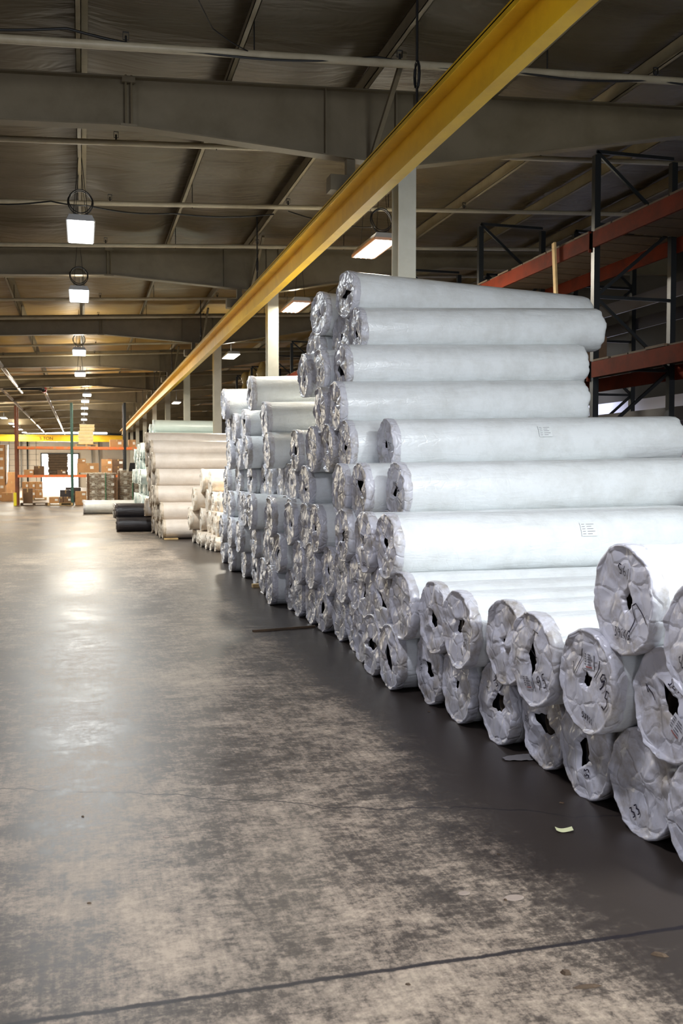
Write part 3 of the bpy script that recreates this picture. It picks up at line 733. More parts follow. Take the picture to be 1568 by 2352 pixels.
MARK = {  # writing that can be made out: (row, place) -> variant, items, label patch, label words
 (2, 1): (4, [('text', '195', .02, .52, .2, 2.9, .013), ('text', '342KG', .0, -.62, .17, 0, .012), ('line', [(.72, -.35), (.62, -.22), (.42, -.02), (.30, -.08), (.38, -.3), (.25, -.55)], .012)], None, 'big roll on top of the nearest rolls, 342KG written on its end'),
 (1, 1): (0, [('text', '1', .44, .30, .40, -.45, .017), ('text', '9', .60, .10, .36, -.40, .017), ('text', '5', .72, -.22, .38, -.30, .018), ('text', '336KG', .05, -.70, .12, PI - .2, .012), ('line', [(-.1, .62), (-.25, .35), (-.35, .08), (-.5, .3)], .012)], (.08, .42, .3, .32, 0), 'nearer roll marked with a large upright 195, second row up'),
 (1, 2): (8, [('text', '195', .42, -.42, .3, .35, .014), ('line', [(.4, .62), (.1, .66), (.12, .3), (.4, .1)], .012)], (-.1, -.5, .3, .3, .15), 'second row up, roll with black 195 at the lower right of its end'),
 (1, 0): (12, [('text', '327KG', .35, .35, .18, -.35, .013), ('line', [(-.55, .1), (-.6, .25), (-.35, .0)], .012)], (.35, -.3, .36, .36, -.6), 'second row up at the picture edge, torn hole beside a tilted label'),
 (0, 4): (5, [('text', '196', .15, .55, .22, 2.6, .014), ('text', '3', -.45, .3, .12, 1.3, .012)], None, 'bottom row, roll with 196 written slantwise above its hole'),
 (1, 4): (9, [('text', '195', .35, -.35, .26, 1.0, .016), ('text', '8', .35, .2, .2, .2, .013)], None, 'second row up, crumpled roll with bold 195 at its right'),
 (2, 2): (2, [('line', [(-.2, -.35), (0, -.42), (.05, -.3)], .012), ('text', '345', -.1, -.8, .1, 0, .007)], None, 'third row up, roll ending the long bright flank above the low rolls'),
 (3, 0): (6, [('text', '340KG', .42, .1, .16, -1.2, .013)], None, 'fourth row up, nearest roll with small writing running down its edge'),
 (4, 0): (10, [('text', '75', .45, -.05, .28, -.2, .012)], None, 'fifth row up, nearest roll marked 75 at the right edge'),
 (1, 5): (1, [('text', '6', .1, .6, .2, .3, .012)], None, None), (1, 6): (3, [('text', '6', .1, .62, .2, .3, .012)], (.1, -.62, .3, .25, .2), None),
 (2, 3): (13, [('text', '325K', .05, -.72, .12, 0, .012), ('line', [(.5, .45), (.42, .52), (.38, .4)], .01)], None, None),
}
placed = []; lower = []; ncount = 0
for k, row in enumerate(STACK):
    cur = []
    for i, (y, p) in enumerate(row):
        D = .475 + (0.0 if k < 1 else rr_.uniform(-.006, .006))
        yy, z = settle(y, D, lower + cur, .10) if k else (y, D / 2)
        cur.append((yy, z, D))
        x = fx(p, yy) if p > 20 else p
        ln = LENGTHS.get((k, i), 2.75 + rr_.uniform(-.12, .12)); yaw = math.radians(rr_.uniform(-.4, .4))
        if k == 8: yaw = math.radians([8.0, 8.0][i])
        if k == 7 and i: ln = 1.1; yaw = math.radians(8)
        tl = math.radians(TILT[k] if not (k == 7 and i) else -.8)
        if k == 8: tl = math.radians(-.8)
        if k == 6 and i == 2: ln = .8; tl = math.radians(.8)
        if abs(yy - 10.9) < .38: ln = 3.52 - x
        mk = MARK.get((k, i)); lab = mk[3] if mk and mk[3] else None
        if not lab:
            lab = f'white plastic-wrapped roll, {ROWN[k]}, {ORD[i]} from the camera'
            if k == 7: lab = ['topmost long bright white roll, its far end above the racks', 'white roll end just left of the topmost long bright roll', 'high white roll with torn end showing a black gap'][i]
            if k == 8: lab = ['slanting roll on the very top, tapering to the right behind another', 'topmost left roll end, crinkled and shiny'][i]
        r, cov = roll('film', x, yy, z, D, lab, 'white wrapped rolls stacked along the aisle', ln, yaw, tl, vi=mk[0] if mk else None, spin=0 if mk else None)
        if mk:
            write_on(cov, mk[1], r)
            if mk[2]: stick_label(cov, *mk[2], r)
        elif yy < 11 and rr_.random() < .65:
            rn = random.Random(i * 31 + k)
            it = []
            for _ in range(rn.choice([1, 1, 2])):
                a = rn.uniform(0, 6.28); q = rn.uniform(.4, .7)
                it.append(('text', rn.choice(['195', '33', '6', '345', '95', '19']), q * math.cos(a), q * math.sin(a), rn.uniform(.13, .22), rn.uniform(-1, 1), .013))
            write_on(cov, it, r)
        if (k, i) in ((4, 0), (2, 2)):
            flank_label(r, {4: 1.38, 2: 1.45}[k], .2); 
    lower = lower + cur

def small_stack(kind, rows, D, labf, group, seed, floor=0, fl=2.75, jitter=.0, lens=None):
    rn = random.Random(seed); lower = []
    for k, row in enumerate(rows):
        cur = []
        for i, q in enumerate(row):
            y, p = q[0], q[1]; d = q[2] if len(q) > 2 else D
            if not k and cur: y = max(y, cur[-1][0] + d)
            yy, z = settle(y, d, lower + cur, .12) if k else (y, d / 2)
            cur.append((yy, z, d)); x = fx(p, yy) if p > 20 else p
            kd = q[3] if len(q) > 3 else kind
            roll(kd, x, yy, z, d, labf(k, i), group, (q[4] if len(q) > 4 else fl) + rn.uniform(-.05, .05))
        lower = lower + cur
# cream rolls between the white stack and the beige one
small_stack('cream', [
  [(18.9, 2.55, .3), (19.22, 2.5, .3), (19.54, 2.45, .3), (19.86, 2.5, .3), (20.18, 2.42, .3), (20.5, 468, .3), (20.82, 457, .3), (21.14, 2.45, .3), (21.46, 2.4, .3)],
  [(19.2, 2.6), (19.72, 2.6), (20.25, 2.6), (20.78, 2.5), (21.32, 436)],
  [(19.46, 2.7), (19.98, 2.65), (20.5, 2.6), (21.1, 445)],
  [(20.2, 484), (20.8, 464)]], .51,
  lambda k, i: (f'small cream roll on the floor beside the beige stack, {ORD[i]} from the camera' if k == 0 else f'cream wrapped roll between white and beige stacks, {ROWN[k]}, {ORD[i]} from the camera'), 'cream wrapped rolls', 3, fl=2.3)
# beige stack
small_stack('beige', [
  [(22.8, 374), (23.27, 368), (23.75, 366), (24.2, 360), (24.7, 1.8), (25.2, 1.75)],
  [(23.03, 369), (23.5, 360), (24.0, 357), (24.45, 352), (25.25, 1.58)],
  [(23.27, 357), (23.75, 352), (24.2, 348), (24.7, 345), (25.1, 1.7)],
  [(23.5, 360), (24.0, 350), (24.45, 342), (24.9, 340)],
  [(23.75, 351), (24.2, 343), (24.7, 337), (25.15, 1.65)],
  [(24.0, 347), (24.5, 336), (24.95, 1.65)]], .465,
  lambda k, i: (f'beige wrapped roll with its whole length in view, {ROWN[k]} of the beige stack' if i == 0 else f'beige wrapped roll end, {ROWN[k]} of the beige stack, {ORD[i]} from the camera'), 'beige wrapped rolls', 4, fl=2.7)
# black rolls
small_stack('black', [[(25.9, 268), (26.3, 1.0), (26.72, .95)], [(26.1, 265), (26.52, 262)]], .40,
  lambda k, i: f'shiny black wrapped roll, {"upper" if k else "lower"} layer, {ORD[i]} from the camera', 'black wrapped rolls', 5, fl=2.6)
# pale green rolls far back
rows = []
for k in range(8):
    y0 = [28.4, 28.6, 28.85, 29.1, 29.35, 29.6, 32.4, 32.65][k]
    y1 = [34.4, 34.2, 34.0, 33.8, 33.6, 33.5, 33.4, 33.2][k]
    rows.append([(y, [1.85, 1.8, 1.95, 1.75, 1.85, 1.8, 2.3, 2.3][k] + random.Random(int(y * 10) + k).uniform(-.08, .08)) for y in [y0 + j * .47 for j in range(int((y1 - y0) / .47) + 1)]])
small_stack('pale', rows, .465, lambda k, i: f'pale green wrapped roll in the far stack, {ROWN[k]}, {ORD[i]} from the camera', 'pale green wrapped rolls', 6, fl=2.15)
# white rolls lying alone on the floor
r, _ = roll('film', fx(192, 37), 37, .26, .52, 'white roll lying alone on the floor before the racks', 'white rolls lying on the far floor', 2.6, math.radians(2)); 
r, _ = roll('film', fx(198, 37.9) + .3, 37.65, .25, .50, 'white roll lying just behind another lone white roll', 'white rolls lying on the far floor', 2.2, math.radians(2))

# ------------------------------------------------------------------ small things on the floor
def slab(name, p, lx, ly, h_, rot, m, label, cat, z=0):
    o = MB().box(-lx / 2, lx / 2, -ly / 2, ly / 2, 0, h_).build(name, m, bevel=min(lx, ly, h_) * .08); o.location = (p[0], p[1], z + .0005); o.rotation_euler = (0, 0, rot); return tag(o, label, cat)
g = ground(1295, 1909)
mb = MB(); n = 8; vs_ = []
for j in range(5):
    for i in range(n + 1):
        u, v = i / n - .5, j / 4 - .5; vs_.append((u * .075, v * .045, .003 + .012 * u * u * 3 + .002 * math.sin(5 * u)))
mb.add(vs_, [(j * (n + 1) + i, j * (n + 1) + i + 1, (j + 1) * (n + 1) + i + 1, (j + 1) * (n + 1) + i) for j in range(4) for i in range(n)])
o = mb.build('paper_note', M['paper'], smooth=True); o.location = (g.x, g.y, .001); o.rotation_euler = (0, 0, -.32); tag(o, 'small pale yellow paper slip on the dark floor', 'paper')
a, b = ground(580, 1452), ground(723, 1441)
o = MB().bar((a.x, a.y, .012), (b.x, b.y, .012), .022, .02).build('wooden_lath', M['wood_dark']); tag(o, 'thin brown wooden lath pointing out from under the rolls', 'wood strip')
g = ground(592, 1349); slab('wood_block', (g.x, g.y), .16, .08, .05, .1, M['wood'], 'orange-brown wood block wedged by the bottom white rolls', 'wood block')
g = ground(390, 1239); slab('wood_block', (g.x + .02, 22.55), .33, .09, .035, 0, M['wood'], 'pale wood block under the lowest beige roll', 'wood block')
g = ground(1205, 1741); mb = MB(); vs_ = []
for j in range(7):
    for i in range(13):
        u, v = i / 12 - .5, j / 6 - .5; sh = 1 - 1.6 * abs(u) ** 1.5
        vs_.append((u * .26, v * .12 * sh, .004 + .012 * abs(noise.noise(Vector((u * 7, v * 6, 2))))))
mb.add(vs_, [(j * 13 + i, j * 13 + i + 1, (j + 1) * 13 + i + 1, (j + 1) * 13 + i) for j in range(6) for i in range(12)])
o = mb.build('plastic_scrap', M['scrap'], smooth=True); o.location = (g.x, g.y, 0); tag(o, 'flat grey scrap of plastic film on the floor by the bottom rolls', 'plastic scrap')
DEB = [(1347, 2268, .10, .02, .5, 'long dark splinter on the floor, bottom right'), (1300, 2237, .045, .03, .2, 'dark clod on the floor before the long splinter'), (1513, 2195, .06, .025, 0, 'dark chip at the lower right by the floor joint'), (190, 1876, .02, .012, 0, 'dark crumb below the long floor crack, left'), (1145, 1963, .02, .01, 0, 'dark chip on the worn floor left of the yellow slip'), (205, 2075, .02, .01, .3, 'dark splinter in the glossy reflection'), (985, 1635, .02, .01, 0, 'tiny chip in the shadow of the bottom rolls'), (1160, 2068, .02, .014, 0, 'dark pebble beside pale floor patches'), (1290, 1845, .03, .015, 0, 'dark crumbs above the yellow slip'), (937, 2262, .02, .012, .2, 'dark pebble below the floor joint')]
for i, (x, y, l_, w_, rt, lab) in enumerate(DEB):
    g = ground(x, y); mb = MB(); pr = []
    n = 7; rn = random.Random(i)
    base = [(l_ / 2 * math.cos(2 * PI * k / n) * rn.uniform(.7, 1.1), w_ / 2 * math.sin(2 * PI * k / n) * rn.uniform(.7, 1.1)) for k in range(n)]
    vs_ = [(p[0], p[1], 0) for p in base] + [(p[0] * .6, p[1] * .6, w_ * .35) for p in base]
    mb.add(vs_, [tuple(range(n)), tuple(range(n, 2 * n))] + [(k, (k + 1) % n, n + (k + 1) % n, n + k) for k in range(n)])
    o = mb.build('debris_chip', M['wood_dark']); o.location = (g.x, g.y, .001); o.rotation_euler = (0, 0, rt - .6); tag(o, lab, 'debris', 'chips and crumbs on the floor')
g = ground(382, 1922)
for x, y, s_, lab in ((382, 1922, .03, 'pale flake stuck on the floor amid the glossy patch'), (1065, 2052, .05, 'pale round splat on the floor, right of centre'), (1180, 2062, .08, 'pale worn splat beside a dark pebble')):
    g = ground(x, y); n = 12
    mb = MB(); vs_ = [(s_ / 2 * math.cos(2 * PI * k / n) * (1 + .3 * noise.noise(Vector((k, x, 0)))), s_ / 3 * math.sin(2 * PI * k / n), 0) for k in range(n)]
    vs2 = [(p[0] * .8, p[1] * .8, .002) for p in vs_]; mb.add(vs_ + vs2, [tuple(range(n, 2 * n))] + [(k, (k + 1) % n, n + (k + 1) % n, n + k) for k in range(n)])
    o = mb.build('floor_splat', mat('dried_putty', (.25, .20, .16), .7)); o.location = (g.x, g.y, .0005); tag(o, lab, 'floor mark')

# ------------------------------------------------------------------ racks on the right
def rack(name, X0, X1, ys_, levels, post_m, beam_m, label, top=5.55, deck=True, base=0, group=None, brace=True):
    r = empty(name, (X0, ys_[0], 0), label, 'storage rack', group)
    for y in ys_:
        for x in (X0, X1):
            mb = MB().box(x - X0 - .04, x - X0 + .04, y - ys_[0] - .04, y - ys_[0] + .04, 0, top)
            mb.box(x - X0 - .07, x - X0 + .07, y - ys_[0] - .07, y - ys_[0] + .07, 0, .008)
            mb.build('post', post_m, r)
        if brace:
            mb = MB(); z = .2; s_ = 1
            while z < top - .6:
                a, b = (0, X1 - X0) if s_ > 0 else (X1 - X0, 0)
                mb.bar((a, y - ys_[0], z), (b, y - ys_[0], z + .9), .03, .04); z += .9; s_ = -s_
                mb.bar((0, y - ys_[0], z), (X1 - X0, y - ys_[0], z), .03, .04)
            mb.build('frame_brace', post_m, r)
    for a, b in zip(ys_[:-1], ys_[1:]):
        for z in levels:
            for x in (X0, X1):
                sg = -.05 if x == X0 else .05
                MB().box(x - X0 + sg - .015, x - X0 + sg + .015, a - ys_[0] + .04, b - ys_[0] - .04, z - .2, z - .005).box(x - X0 + sg - .02, x - X0 + sg + .02, a - ys_[0] + .04, a - ys_[0] + .07, z - .24, z + .02).build('shelf_beam', beam_m, r)
            if deck:
                mb = MB(); rn = random.Random(int(a * 7 + z))
                n = 9; L_ = b - a - .1
                for q in range(n): mb.box(-.05 + rn.uniform(-.03, .02), X1 - X0 + .04, a - ys_[0] + .06 + q * L_ / n, a - ys_[0] + .05 + (q + .96) * L_ / n, z, z + .018 + rn.uniform(0, .012))
                mb.build('wood_deck', M['wood_dark'], r)
    return r
YS = [7.2 + 3.6 * k for k in range(10)]
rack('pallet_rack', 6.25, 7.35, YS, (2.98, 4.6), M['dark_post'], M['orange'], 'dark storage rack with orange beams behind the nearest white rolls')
rack('pallet_rack', 7.95, 9.05, [YS[k] + .0 for k in range(8)], (2.5, 4.2), M['dark_post'], mat('grey_beam', (.035, .035, .05), .3, .3), 'second dark rack with pale beams, behind the orange-beamed rack', deck=False)
# bundles of shiny wrap on the top shelf
for i, (xa, xb) in enumerate(((558, 574), (577, 592), (596, 612))):
    ps = [at(x, 900, 34.6 + 0) for x in (xa, xb)]
    X = 6.45 ; Yb = X / math.tan(YAW + math.atan(((xa + xb) / 2 - 784) / F)); 
    h_ = 1.0; r = empty('wrapped_bundle', (X, Yb, 4.635), ['leftmost', 'middle', 'rightmost'][i] + ' of three shiny yellowish wrapped bundles on a high shelf', 'bundle', 'wrapped bundles on the high shelf')
    n, m_ = 18, 14; vs_ = []
    for j in range(m_ + 1):
        t = j / m_; rad = .19 * (1 + .25 * math.sin(t * PI * 3 + i)) * (math.sin(PI * min(1, max(0, t * .96 + .02))) ** .25)
        for k in range(n):
            a = 2 * PI * k / n; q = rad * (1 + .12 * noise.noise(Vector((math.cos(a) * 2, math.sin(a) * 2, t * 6 + i * 9)))); vs_.append((q * math.cos(a), q * math.sin(a), t * h_))
    mb = MB().add(vs_, [(j * n + k, j * n + (k + 1) % n, (j + 1) * n + (k + 1) % n, (j + 1) * n + k) for j in range(m_) for k in range(n)] + [tuple(range(n))[::-1], tuple(m_ * n + k for k in range(n))])
    mb.build('load', rough_paint('ochre_load', (.50, .38, .16), (.35, .25, .1), .2, 6), r, True)
# dim goods standing on the racks
GD = [(6.8, 12.6, 3.014, .8, 1.0, .5, 'carton_dark', 'dark carton on the lower orange shelf, behind the white rolls'), (6.8, 16.2, 3.014, .8, 1.2, .7, 'dark_wrap', 'black-wrapped load on the lower orange shelf, beyond the first bay'), (6.8, 23.0, 4.634, .8, 1.0, .6, 'carton_dark', 'dark carton high on the orange-beamed rack'), (6.8, 19.8, 3.014, .8, 1.1, .6, 'carton_dark', 'brown carton further along the lower orange shelf')]
def pallet(parent, X, Y_, z, lx, ly, m, name='pallet'):
    mb = MB()
    for k in range(3): mb.box(-lx / 2 + k * (lx - .09) / 2, -lx / 2 + k * (lx - .09) / 2 + .09, -ly / 2, ly / 2, .02, .10)
    for k in range(5): mb.box(-lx / 2, lx / 2, -ly / 2 + k * (ly - .1) / 4, -ly / 2 + k * (ly - .1) / 4 + .1, .10, .12).box(-lx / 2, lx / 2, -ly / 2 + k * (ly - .1) / 4, -ly / 2 + k * (ly - .1) / 4 + .1, 0, .02)
    o = mb.build(name, m, parent); o.location = (X, Y_, z); return o
def carton(X, Y_, z, lx, ly, h_, m, label, group=None, lab=True, name='carton', seed=0, tape=True):
    r = empty(name, (X, Y_, z), label, 'box', group)
    MB().box(-lx / 2, lx / 2, -ly / 2, ly / 2, 0, h_).build('box_body', M[m] if isinstance(m, str) else m, r, bevel=.008)
    if tape: MB().box(-.025, .025, -ly / 2 - .003, ly / 2, h_, h_ + .003).box(-.025, .025, -ly / 2 - .003, -ly / 2, h_ * .75, h_).build('tape', M['wood'], r)
    if lab: MB().box(lx * .1, lx * .1 + min(.16, lx * .3), -ly / 2 - .004, -ly / 2, h_ * .35, h_ * .35 + min(.14, h_ * .35)).build('shipping_label', mat('white_label', (.75, .75, .72), .5), r)
    return r
for X, Y_, z, lx, ly, h_, m, lab in GD: carton(X, Y_, z, lx, ly, h_, m, lab, 'goods on the right-hand racks', False)
yb = 6.12 / math.tan(YAW + math.atan((1276 - 784) / F))
o = MB().bar((6.14, yb + .0, 3.02), (6.12, yb + .12, 4.66), .07, .03).build('leaning_plank', M['wood']); tag(o, 'yellowish wooden plank leaning upright against the upper orange beam', 'plank')

# ------------------------------------------------------------------ far racks and goods
FY = 46.8
def X_at(x, Y=FY): return at(x, 1083, Y).x
def Z_at(x, y, Y=FY): return at(x, y, Y).z
r = empty('pallet_rack', (0, FY, 0), 'pallet rack with orange beams facing down the aisle at the far end', 'storage rack')
posts = [(38, M['brown_post'], 932), (166, M['green'], 925), (288, M['dark_post'], 925)]
for x, m, yt in posts:
    X = X_at(x)
    for dy in (0, 1.1):
        MB().box(X - .07, X + .05, dy - .05, dy + .05, 0, Z_at(x, yt)).build('post', m, r)
    mb = MB(); z = .2; s_ = 1
    while z < 4.2:
        mb.bar((X, 0 if s_ > 0 else 1.1, z), (X, 1.1 if s_ > 0 else 0, z + .8), .03, .03); z += .8; s_ = -s_
    mb.build('frame_brace', m, r)
bz1, bz2 = Z_at(100, 1028), Z_at(100, 1093)
for x0, x1, z in ((38, 166, bz1), (166, 288, bz1), (288, 330, bz1), (38, 166, bz2), (166, 288, bz2)):
    for dy in (-.06, 1.1):
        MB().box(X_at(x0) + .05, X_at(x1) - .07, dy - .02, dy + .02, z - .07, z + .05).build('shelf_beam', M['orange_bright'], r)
    MB().box(X_at(x0) + .06, X_at(x1) - .08, 0, 1.04, z + .02, z + .05).build('wood_deck', M['wood'], r)
o = MB().box(X_at(38) - .13, X_at(38) - .0, FY - .35, FY - .2, 0, .62).build('post_guard', M['safety'], bevel=.02); tag(o, 'bright yellow guard at the foot of the rack post', 'post guard')

def cbox(x0, y0, x1, y1, Y, m, label, z=None, depth=.6, group=None, lab=True, name='carton', wrap=False):
    X0, X1 = at(x0, 1083, Y).x, at(x1, 1083, Y).x; zt = Z_at((x0 + x1) / 2, y0, Y); zb = Z_at((x0 + x1) / 2, y1, Y) if z is None else z
    if z is not None: zt = z + (Z_at((x0 + x1) / 2, y0, Y) - Z_at((x0 + x1) / 2, y1, Y))
    r = carton((X0 + X1) / 2, Y + depth / 2, zb, X1 - X0, depth, zt - zb, m, label, group, lab, name)
    return r
S1, S2 = bz1 + .051, bz2 + .051
# on the floor level of the rack
r = empty('wood_pallet', ((X_at(112) + X_at(163)) / 2, FY + .3, 0), 'yellowish wooden pallet under three cartons below the far rack', 'pallet'); pallet(r, 0, 0, 0, 1.15, .8, M['wood'], 'boards')
cbox(112, 1143, 134, 1156, FY, 'carton', 'tan carton at the left on the low far pallet', .121, .6, 'cartons on the low pallet')
cbox(135, 1143, 144, 1156, FY, 'carton_dark', 'dark carton in the middle of the low far pallet', .121, .6, 'cartons on the low pallet', False)
cbox(145, 1143, 163, 1156, FY, 'carton_dark', 'brown carton at the right on the low far pallet', .121, .6, 'cartons on the low pallet')
cbox(137, 1107, 163, 1141, FY + .75, 'dark_wrap', 'dark wrapped block seen against the bright door under the far rack', 0.0, .5, None, False, 'wrapped_block')
cbox(172, 1140, 198, 1158, FY - .1, 'carton', 'lower tan carton beside the green rack post', 0, .5, 'cartons by the green post')
cbox(172, 1126, 198, 1140, FY - .1, 'carton', 'upper tan carton beside the green rack post', Z_at(180, 1140, FY - .1) - Z_at(180, 1158, FY - .1), .5, 'cartons by the green post')
r = empty('wood_pallet', ((X_at(48) + X_at(105)) / 2, FY + .3, 0), 'dark wooden pallet behind the yellow post guard', 'pallet'); pallet(r, 0, 0, 0, 1.2, .8, M['wood_dark'], 'boards')
cbox(52, 1119, 73, 1152, FY + .1, 'carton_dark', 'tall dark box standing on the dark far pallet', .121, .45, None, False)
# middle shelf
cbox(55, 1077, 77, 1089, FY + .1, 'carton', 'tan carton on the left of the far middle shelf', S2, .5, 'cartons on the middle far shelf')
cbox(78, 1069, 101, 1089, FY + .3, 'carton_dark', 'dark carton beside the tan one on the far middle shelf', S2, .5, 'cartons on the middle far shelf', False)
cbox(131, 1079, 152, 1090, FY - .02, 'carton_dark', 'small brown carton on the far middle shelf before the pallet stack', S2, .08, 'cartons on the middle far shelf')
r = empty('wood_pallet', ((X_at(178) + X_at(230)) / 2, FY + .45, S2), 'pallet carrying cartons at the right of the middle shelf', 'pallet'); pallet(r, 0, 0, 0, 1.1, .8, M['wood'], 'boards')
cbox(177, 1064, 227, 1085, FY + .1, 'carton', 'wide tan carton on the pallet on the middle shelf', S2 + .121, .6, 'cartons on the middle far shelf')
cbox(178, 1053, 197, 1063, FY + .2, 'carton', 'small tan carton topmost on the middle shelf', S2 + .124 + Z_at(200, 1064, FY + .1) - Z_at(200, 1085, FY + .1), .4, 'cartons on the middle far shelf')
# top shelf: wrapped crates
r = empty('wood_pallet', ((X_at(176) + X_at(222)) / 2, FY + .45, S1), 'wooden pallet under the tall crate stack on the top shelf', 'pallet'); pallet(r, 0, 0, 0, 1.05, .8, M['wood'], 'boards')
zz = S1 + .122; hc = (Z_at(200, 974) - Z_at(200, 1020)) / 6
for k in range(6):
    x0, x1 = (184, 218) if k > 3 else (181, 215)
    X0, X1 = X_at(x0), X_at(x1)
    rr = empty('wrapped_crate', ((X0 + X1) / 2, FY + .45, zz), f'pale yellow wrapped crate on the top far shelf, {ORD[k]} up in its stack', 'crate', 'stacked yellow crates')
    MB().box(-(X1 - X0) / 2, (X1 - X0) / 2, -.35, .35, 0, hc * .97).build('crate_body', rough_paint('yellow_crate', (.80, .62, .28), (.6, .45, .2), .25, 5), rr, bevel=.02)
    MB().box(-(X1 - X0) / 2 - .01, (X1 - X0) / 2 + .01, -.36, .36, hc * .8, hc * .975).build('crate_rim', mat('crate_rim_%d' % k, (.9, .75, .45), .25), rr)
    zz += hc
cbox(253, 1006, 284, 1023, FY + .1, 'carton', 'big tan carton at the right of the far top shelf', S1, .7)
cbox(296, 1006, 312, 1023, FY + .1, 'carton', 'tan carton beyond the dark post on the far top shelf', S1, .7)
# shrink-wrapped pallet loads in front of the rack
def wrapped_load(x0, x1, y0, yb, Y, label, rows_, cols, dark=True):
    X0, X1 = at(x0, 1083, Y).x, at(x1, 1083, Y).x; H_ = Z_at(x0, y0, Y) - Z_at(x0, yb, Y); wd = X1 - X0; d = wd * .9
    r = empty('wrapped_pallet_load', ((X0 + X1) / 2, Y + d / 2, 0), label, 'pallet load', 'clear-wrapped carton loads')
    pallet(r, 0, 0, 0, wd, d, M['wood'], 'pallet_base')
    ch = (H_ - .12) / rows_; cw = wd / cols
    for j in range(rows_):
        for i in range(cols):
            f = MB().box(-wd / 2 + i * cw + .01, -wd / 2 + (i + 1) * cw - .01, -d / 2 + .01, d / 2 - .01, .121 + j * ch, .121 + (j + 1) * ch - .012).build('carton', M['carton_dark' if dark else 'carton'], r, bevel=.008)
            MB().box(-wd / 2 + i * cw + cw * .5, -wd / 2 + i * cw + cw * .8, -d / 2 + .004, -d / 2 + .01, .121 + j * ch + ch * .4, .121 + j * ch + ch * .75).build('shipping_label', mat('white_label', (.8, .8, .78), .5), f)
    n, mm = 40, 14; vs_ = []
    for j in range(mm + 1):
        for k in range(n):
            a = 2 * PI * k / n; q = 1 / max(abs(math.cos(a)), abs(math.sin(a))); q = min(q, 1.30)
            nn = 1.015 + .02 * noise.noise(Vector((math.cos(a) * 3, math.sin(a) * 3, j * .8 + x0))); vs_.append((wd / 2 * q * math.cos(a) * nn, d / 2 * q * math.sin(a) * nn, .1 + (H_ - .07) * j / mm))
    vs_.append((0, 0, H_ + .05)); t = len(vs_) - 1
    MB().add(vs_, [(j * n + k, j * n + (k + 1) % n, (j + 1) * n + (k + 1) % n, (j + 1) * n + k) for j in range(mm) for k in range(n)] + [(mm * n + k, mm * n + (k + 1) % n, t) for k in range(n)]).build('stretch_film', M['wrap'], r, True)
    MB().box(wd * .13, wd * .13 + .03, -d / 2 - .035, -d / 2 - .028, .1, H_ + .02).build('strap', M['green_strap'], r)
wrapped_load(199, 266, 1075, 1152, 44.5, 'clear-wrapped pallet of brown cartons with a green strap, left one', 4, 3)
wrapped_load(271, 322, 1070, 1152, 44.8, 'clear-wrapped pallet of cartons with green strap, beside the pale rolls', 4, 2)
# large cartons with draped film behind
for j, (x0, x1) in enumerate(((233, 258), (259, 284))):
    for k in range(3):
        cbox(x0, 1066 - k * 16 + 14, x1, 1082 - k * 16 + 14, 49.5, 'carton_dark' if j else 'carton', f'large brown carton behind the wrapped loads, {["left", "right"][j]} pile, {ORD[k]} up', 1.15 + k * .36, .8, 'cartons piled behind the wrapped loads')
o = MB().box(X_at(230, 49.5), X_at(288, 49.5), 49.4, 50.4, 0, 1.14).build('goods_crate', M['carton_dark']); tag(o, 'large brown crate carrying the big cartons behind the wrapped loads', 'crate')
X0, X1 = X_at(300, 43), X_at(316, 43)
r = empty('box_sign', ((X0 + X1) / 2, 43.6, 0), 'black panel on a thin stand before the far pale rolls', 'panel')
MB().prism([(-.2, 1.62), (.14, 1.62), (.2, 1.98), (-.14, 1.98)], 'y', -.04, .04).build('screen', M['black_cable'], r, bevel=.01)
MB().tube([(0, 0, 0), (0, 0, 1.63)], .02, 8).box(-.2, .2, -.2, .2, 0, .02).build('stand', M['dark_post'], r)
# goods between rack and dock door
r = empty('wood_pallet', ((X_at(50, 56) + X_at(100, 56)) / 2, 56.5, 0), 'pallet under the bright tan cartons behind the far rack', 'pallet'); pallet(r, 0, 0, 0, 1.4, 1, M['wood'], 'boards')
for k in range(2):
    for j in range(3):
        cbox(50 + j * 15.5, 1114 - k * 18, 65 + j * 15.5, 1132 - k * 18, 56, 'carton', f'bright tan carton seen under the far rack, {["lower", "upper"][k]} layer, {ORD[j]} from the left', .121 + k * .46, .8, 'tan cartons behind the far rack')
r = empty('pallet_stack', (at(133, 1083, FY).x, FY + .5, S2), 'tall brown stack of empty pallets against the bright dock door', 'pallets')
for k in range(8):
    dx = random.Random(k).uniform(-.02, .02); mb = MB().box(dx - .43, dx + .43, -.48, .48, k * .122 + .02, k * .122 + .10)
    for q in range(5): mb.box(dx - .45, dx + .45, -.5 + q * .225, -.4 + q * .225, k * .122 + .10, k * .122 + .121).box(dx - .45, dx + .45, -.5 + q * .225, -.4 + q * .225, k * .122 + .0, k * .122 + .02)
    mb.build('pallet', M['wood_dark'], r)
cbox(150, 1107, 185, 1120, 52, 'dark_wrap', 'dark bundle right of the dark block before the dock door', Z_at(168, 1120, 52) - Z_at(168, 1140, 52) + .001, .6, None, False, 'wrapped_block')
cbox(150, 1120, 187, 1140, 52, 'dark_wrap', 'lower dark bundle before the dock door', 0, .6, None, False, 'wrapped_block')
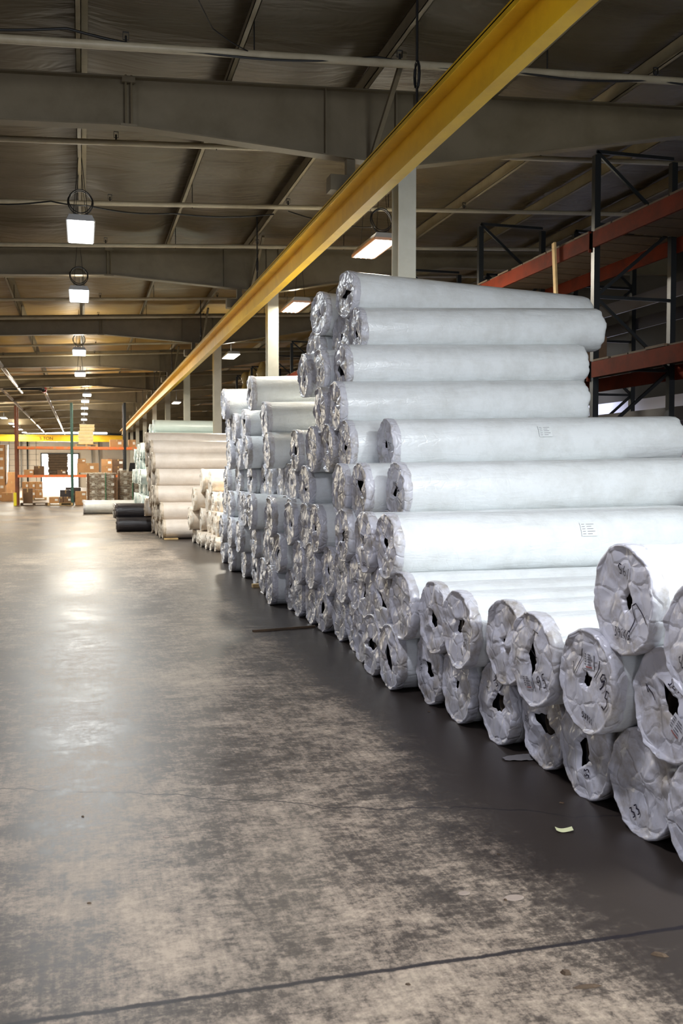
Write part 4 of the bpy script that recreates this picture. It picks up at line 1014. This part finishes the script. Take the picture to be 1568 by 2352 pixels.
# goods at the left edge
for k in range(6):
    cbox(-16, 1145 - (k + 1) * 21.5, 11, 1145 - k * 21.5, 55, 'carton', f'orange-brown carton in the tall wrapped column at the left edge, {ORD[k]} up', k * (Z_at(0, 1000, 55) - Z_at(0, 1021.5, 55) + .001), .9, 'cartons of the left column')
X1 = at(13, 1083, 55).x; vs_ = []
for j in range(15):
    for k in range(5):
        vs_.append((X1 + .02 + .04 * abs(noise.noise(Vector((j * .7, k, 0)))) + (.12 if j < 8 else .22 if 0 else .1) * (j / 14), 54.95 + k * .24, .9 + j * (Z_at(0, 1012, 55) - .9) / 14))
zt = 6 * (Z_at(0, 1000, 55) - Z_at(0, 1021.5, 55) + .001) + .012
for dx in (-.02, -.35):
    for k in range(5): vs_.append((X1 + dx, 54.95 + k * .24, zt))
vs_ = [(p[0], p[1], min(p[2], zt)) for p in vs_]
o = MB().add(vs_, [(j * 5 + k, j * 5 + k + 1, (j + 1) * 5 + k + 1, (j + 1) * 5 + k) for j in range(16) for k in range(4)]).build('film_curtain', mat('white_film_curtain', (.9, .9, .93), .3), smooth=True)
sm = o.modifiers.new('thick', 'SOLIDIFY'); sm.thickness = .01
tag(o, 'white plastic film hanging down the side of the left carton column', 'plastic film')
for k in range(3):
    cbox(14, 1146 - (k + 1) * 21, 38, 1146 - k * 21, 57.5, 'carton', f'plain brown carton beside the left column, {ORD[k]} up in its pile', k * (Z_at(0, 1000, 57.5) - Z_at(0, 1021, 57.5) + .001), .9, 'plain cartons at the left', False)
cbox(2, 1130, 28, 1150, 53.5, 'carton', 'low tan box on the floor before the left carton piles', 0, .7, None, False)
# yellow travelling crane girder with its lettering
r = empty('bridge_crane', (0, 82, 0), 'yellow crane girder spanning the far end of the hall', 'crane')
MB().box(-12, 3.3, -.2, .2, 4.12, 4.55).box(-12, 3.3, -.3, .3, 4.55, 4.6).box(-12, 3.3, -.3, .3, 4.07, 4.12).build('girder', M['yellow'], r)
fc = bpy.data.curves.new('lettering', 'FONT'); fc.body = '5 TON'; fc.size = .36; fc.extrude = .004
tmp = bpy.data.objects.new('tmp', fc); C.objects.link(tmp); bpy.context.view_layer.update()
me = bpy.data.meshes.new_from_object(tmp.evaluated_get(bpy.context.evaluated_depsgraph_get())); bpy.data.objects.remove(tmp)
me.materials.clear(); me.materials.append(M['black_cable'])
o = link('lettering', me, r); o.rotation_euler = (PI / 2, 0, 0); o.location = (-3.4, -.21, 4.2)
# drains and pipes on the far wall
for i, x in enumerate((-5.9, -5.3, .9, 1.6)):
    o = MB().tube([(x, 99.8, 0), (x, 99.8, 4.6)], .07, 8).build('wall_conduit', M['housing'] if i != 1 else M['dark_post'], smooth=True); tag(o, f'vertical pipe on the far wall, {ORD[i]} from the left', 'pipe', 'pipes on the far wall')
o = MB().tube([(2.6, 99.98, 2.6), (2.6, 99.45, 2.6)], .3, 14).build('fire_valve', mat('valve_red', (.45, .03, .03), .4), smooth=True); tag(o, 'red fire valve on the far wall right of the dock door', 'valve')
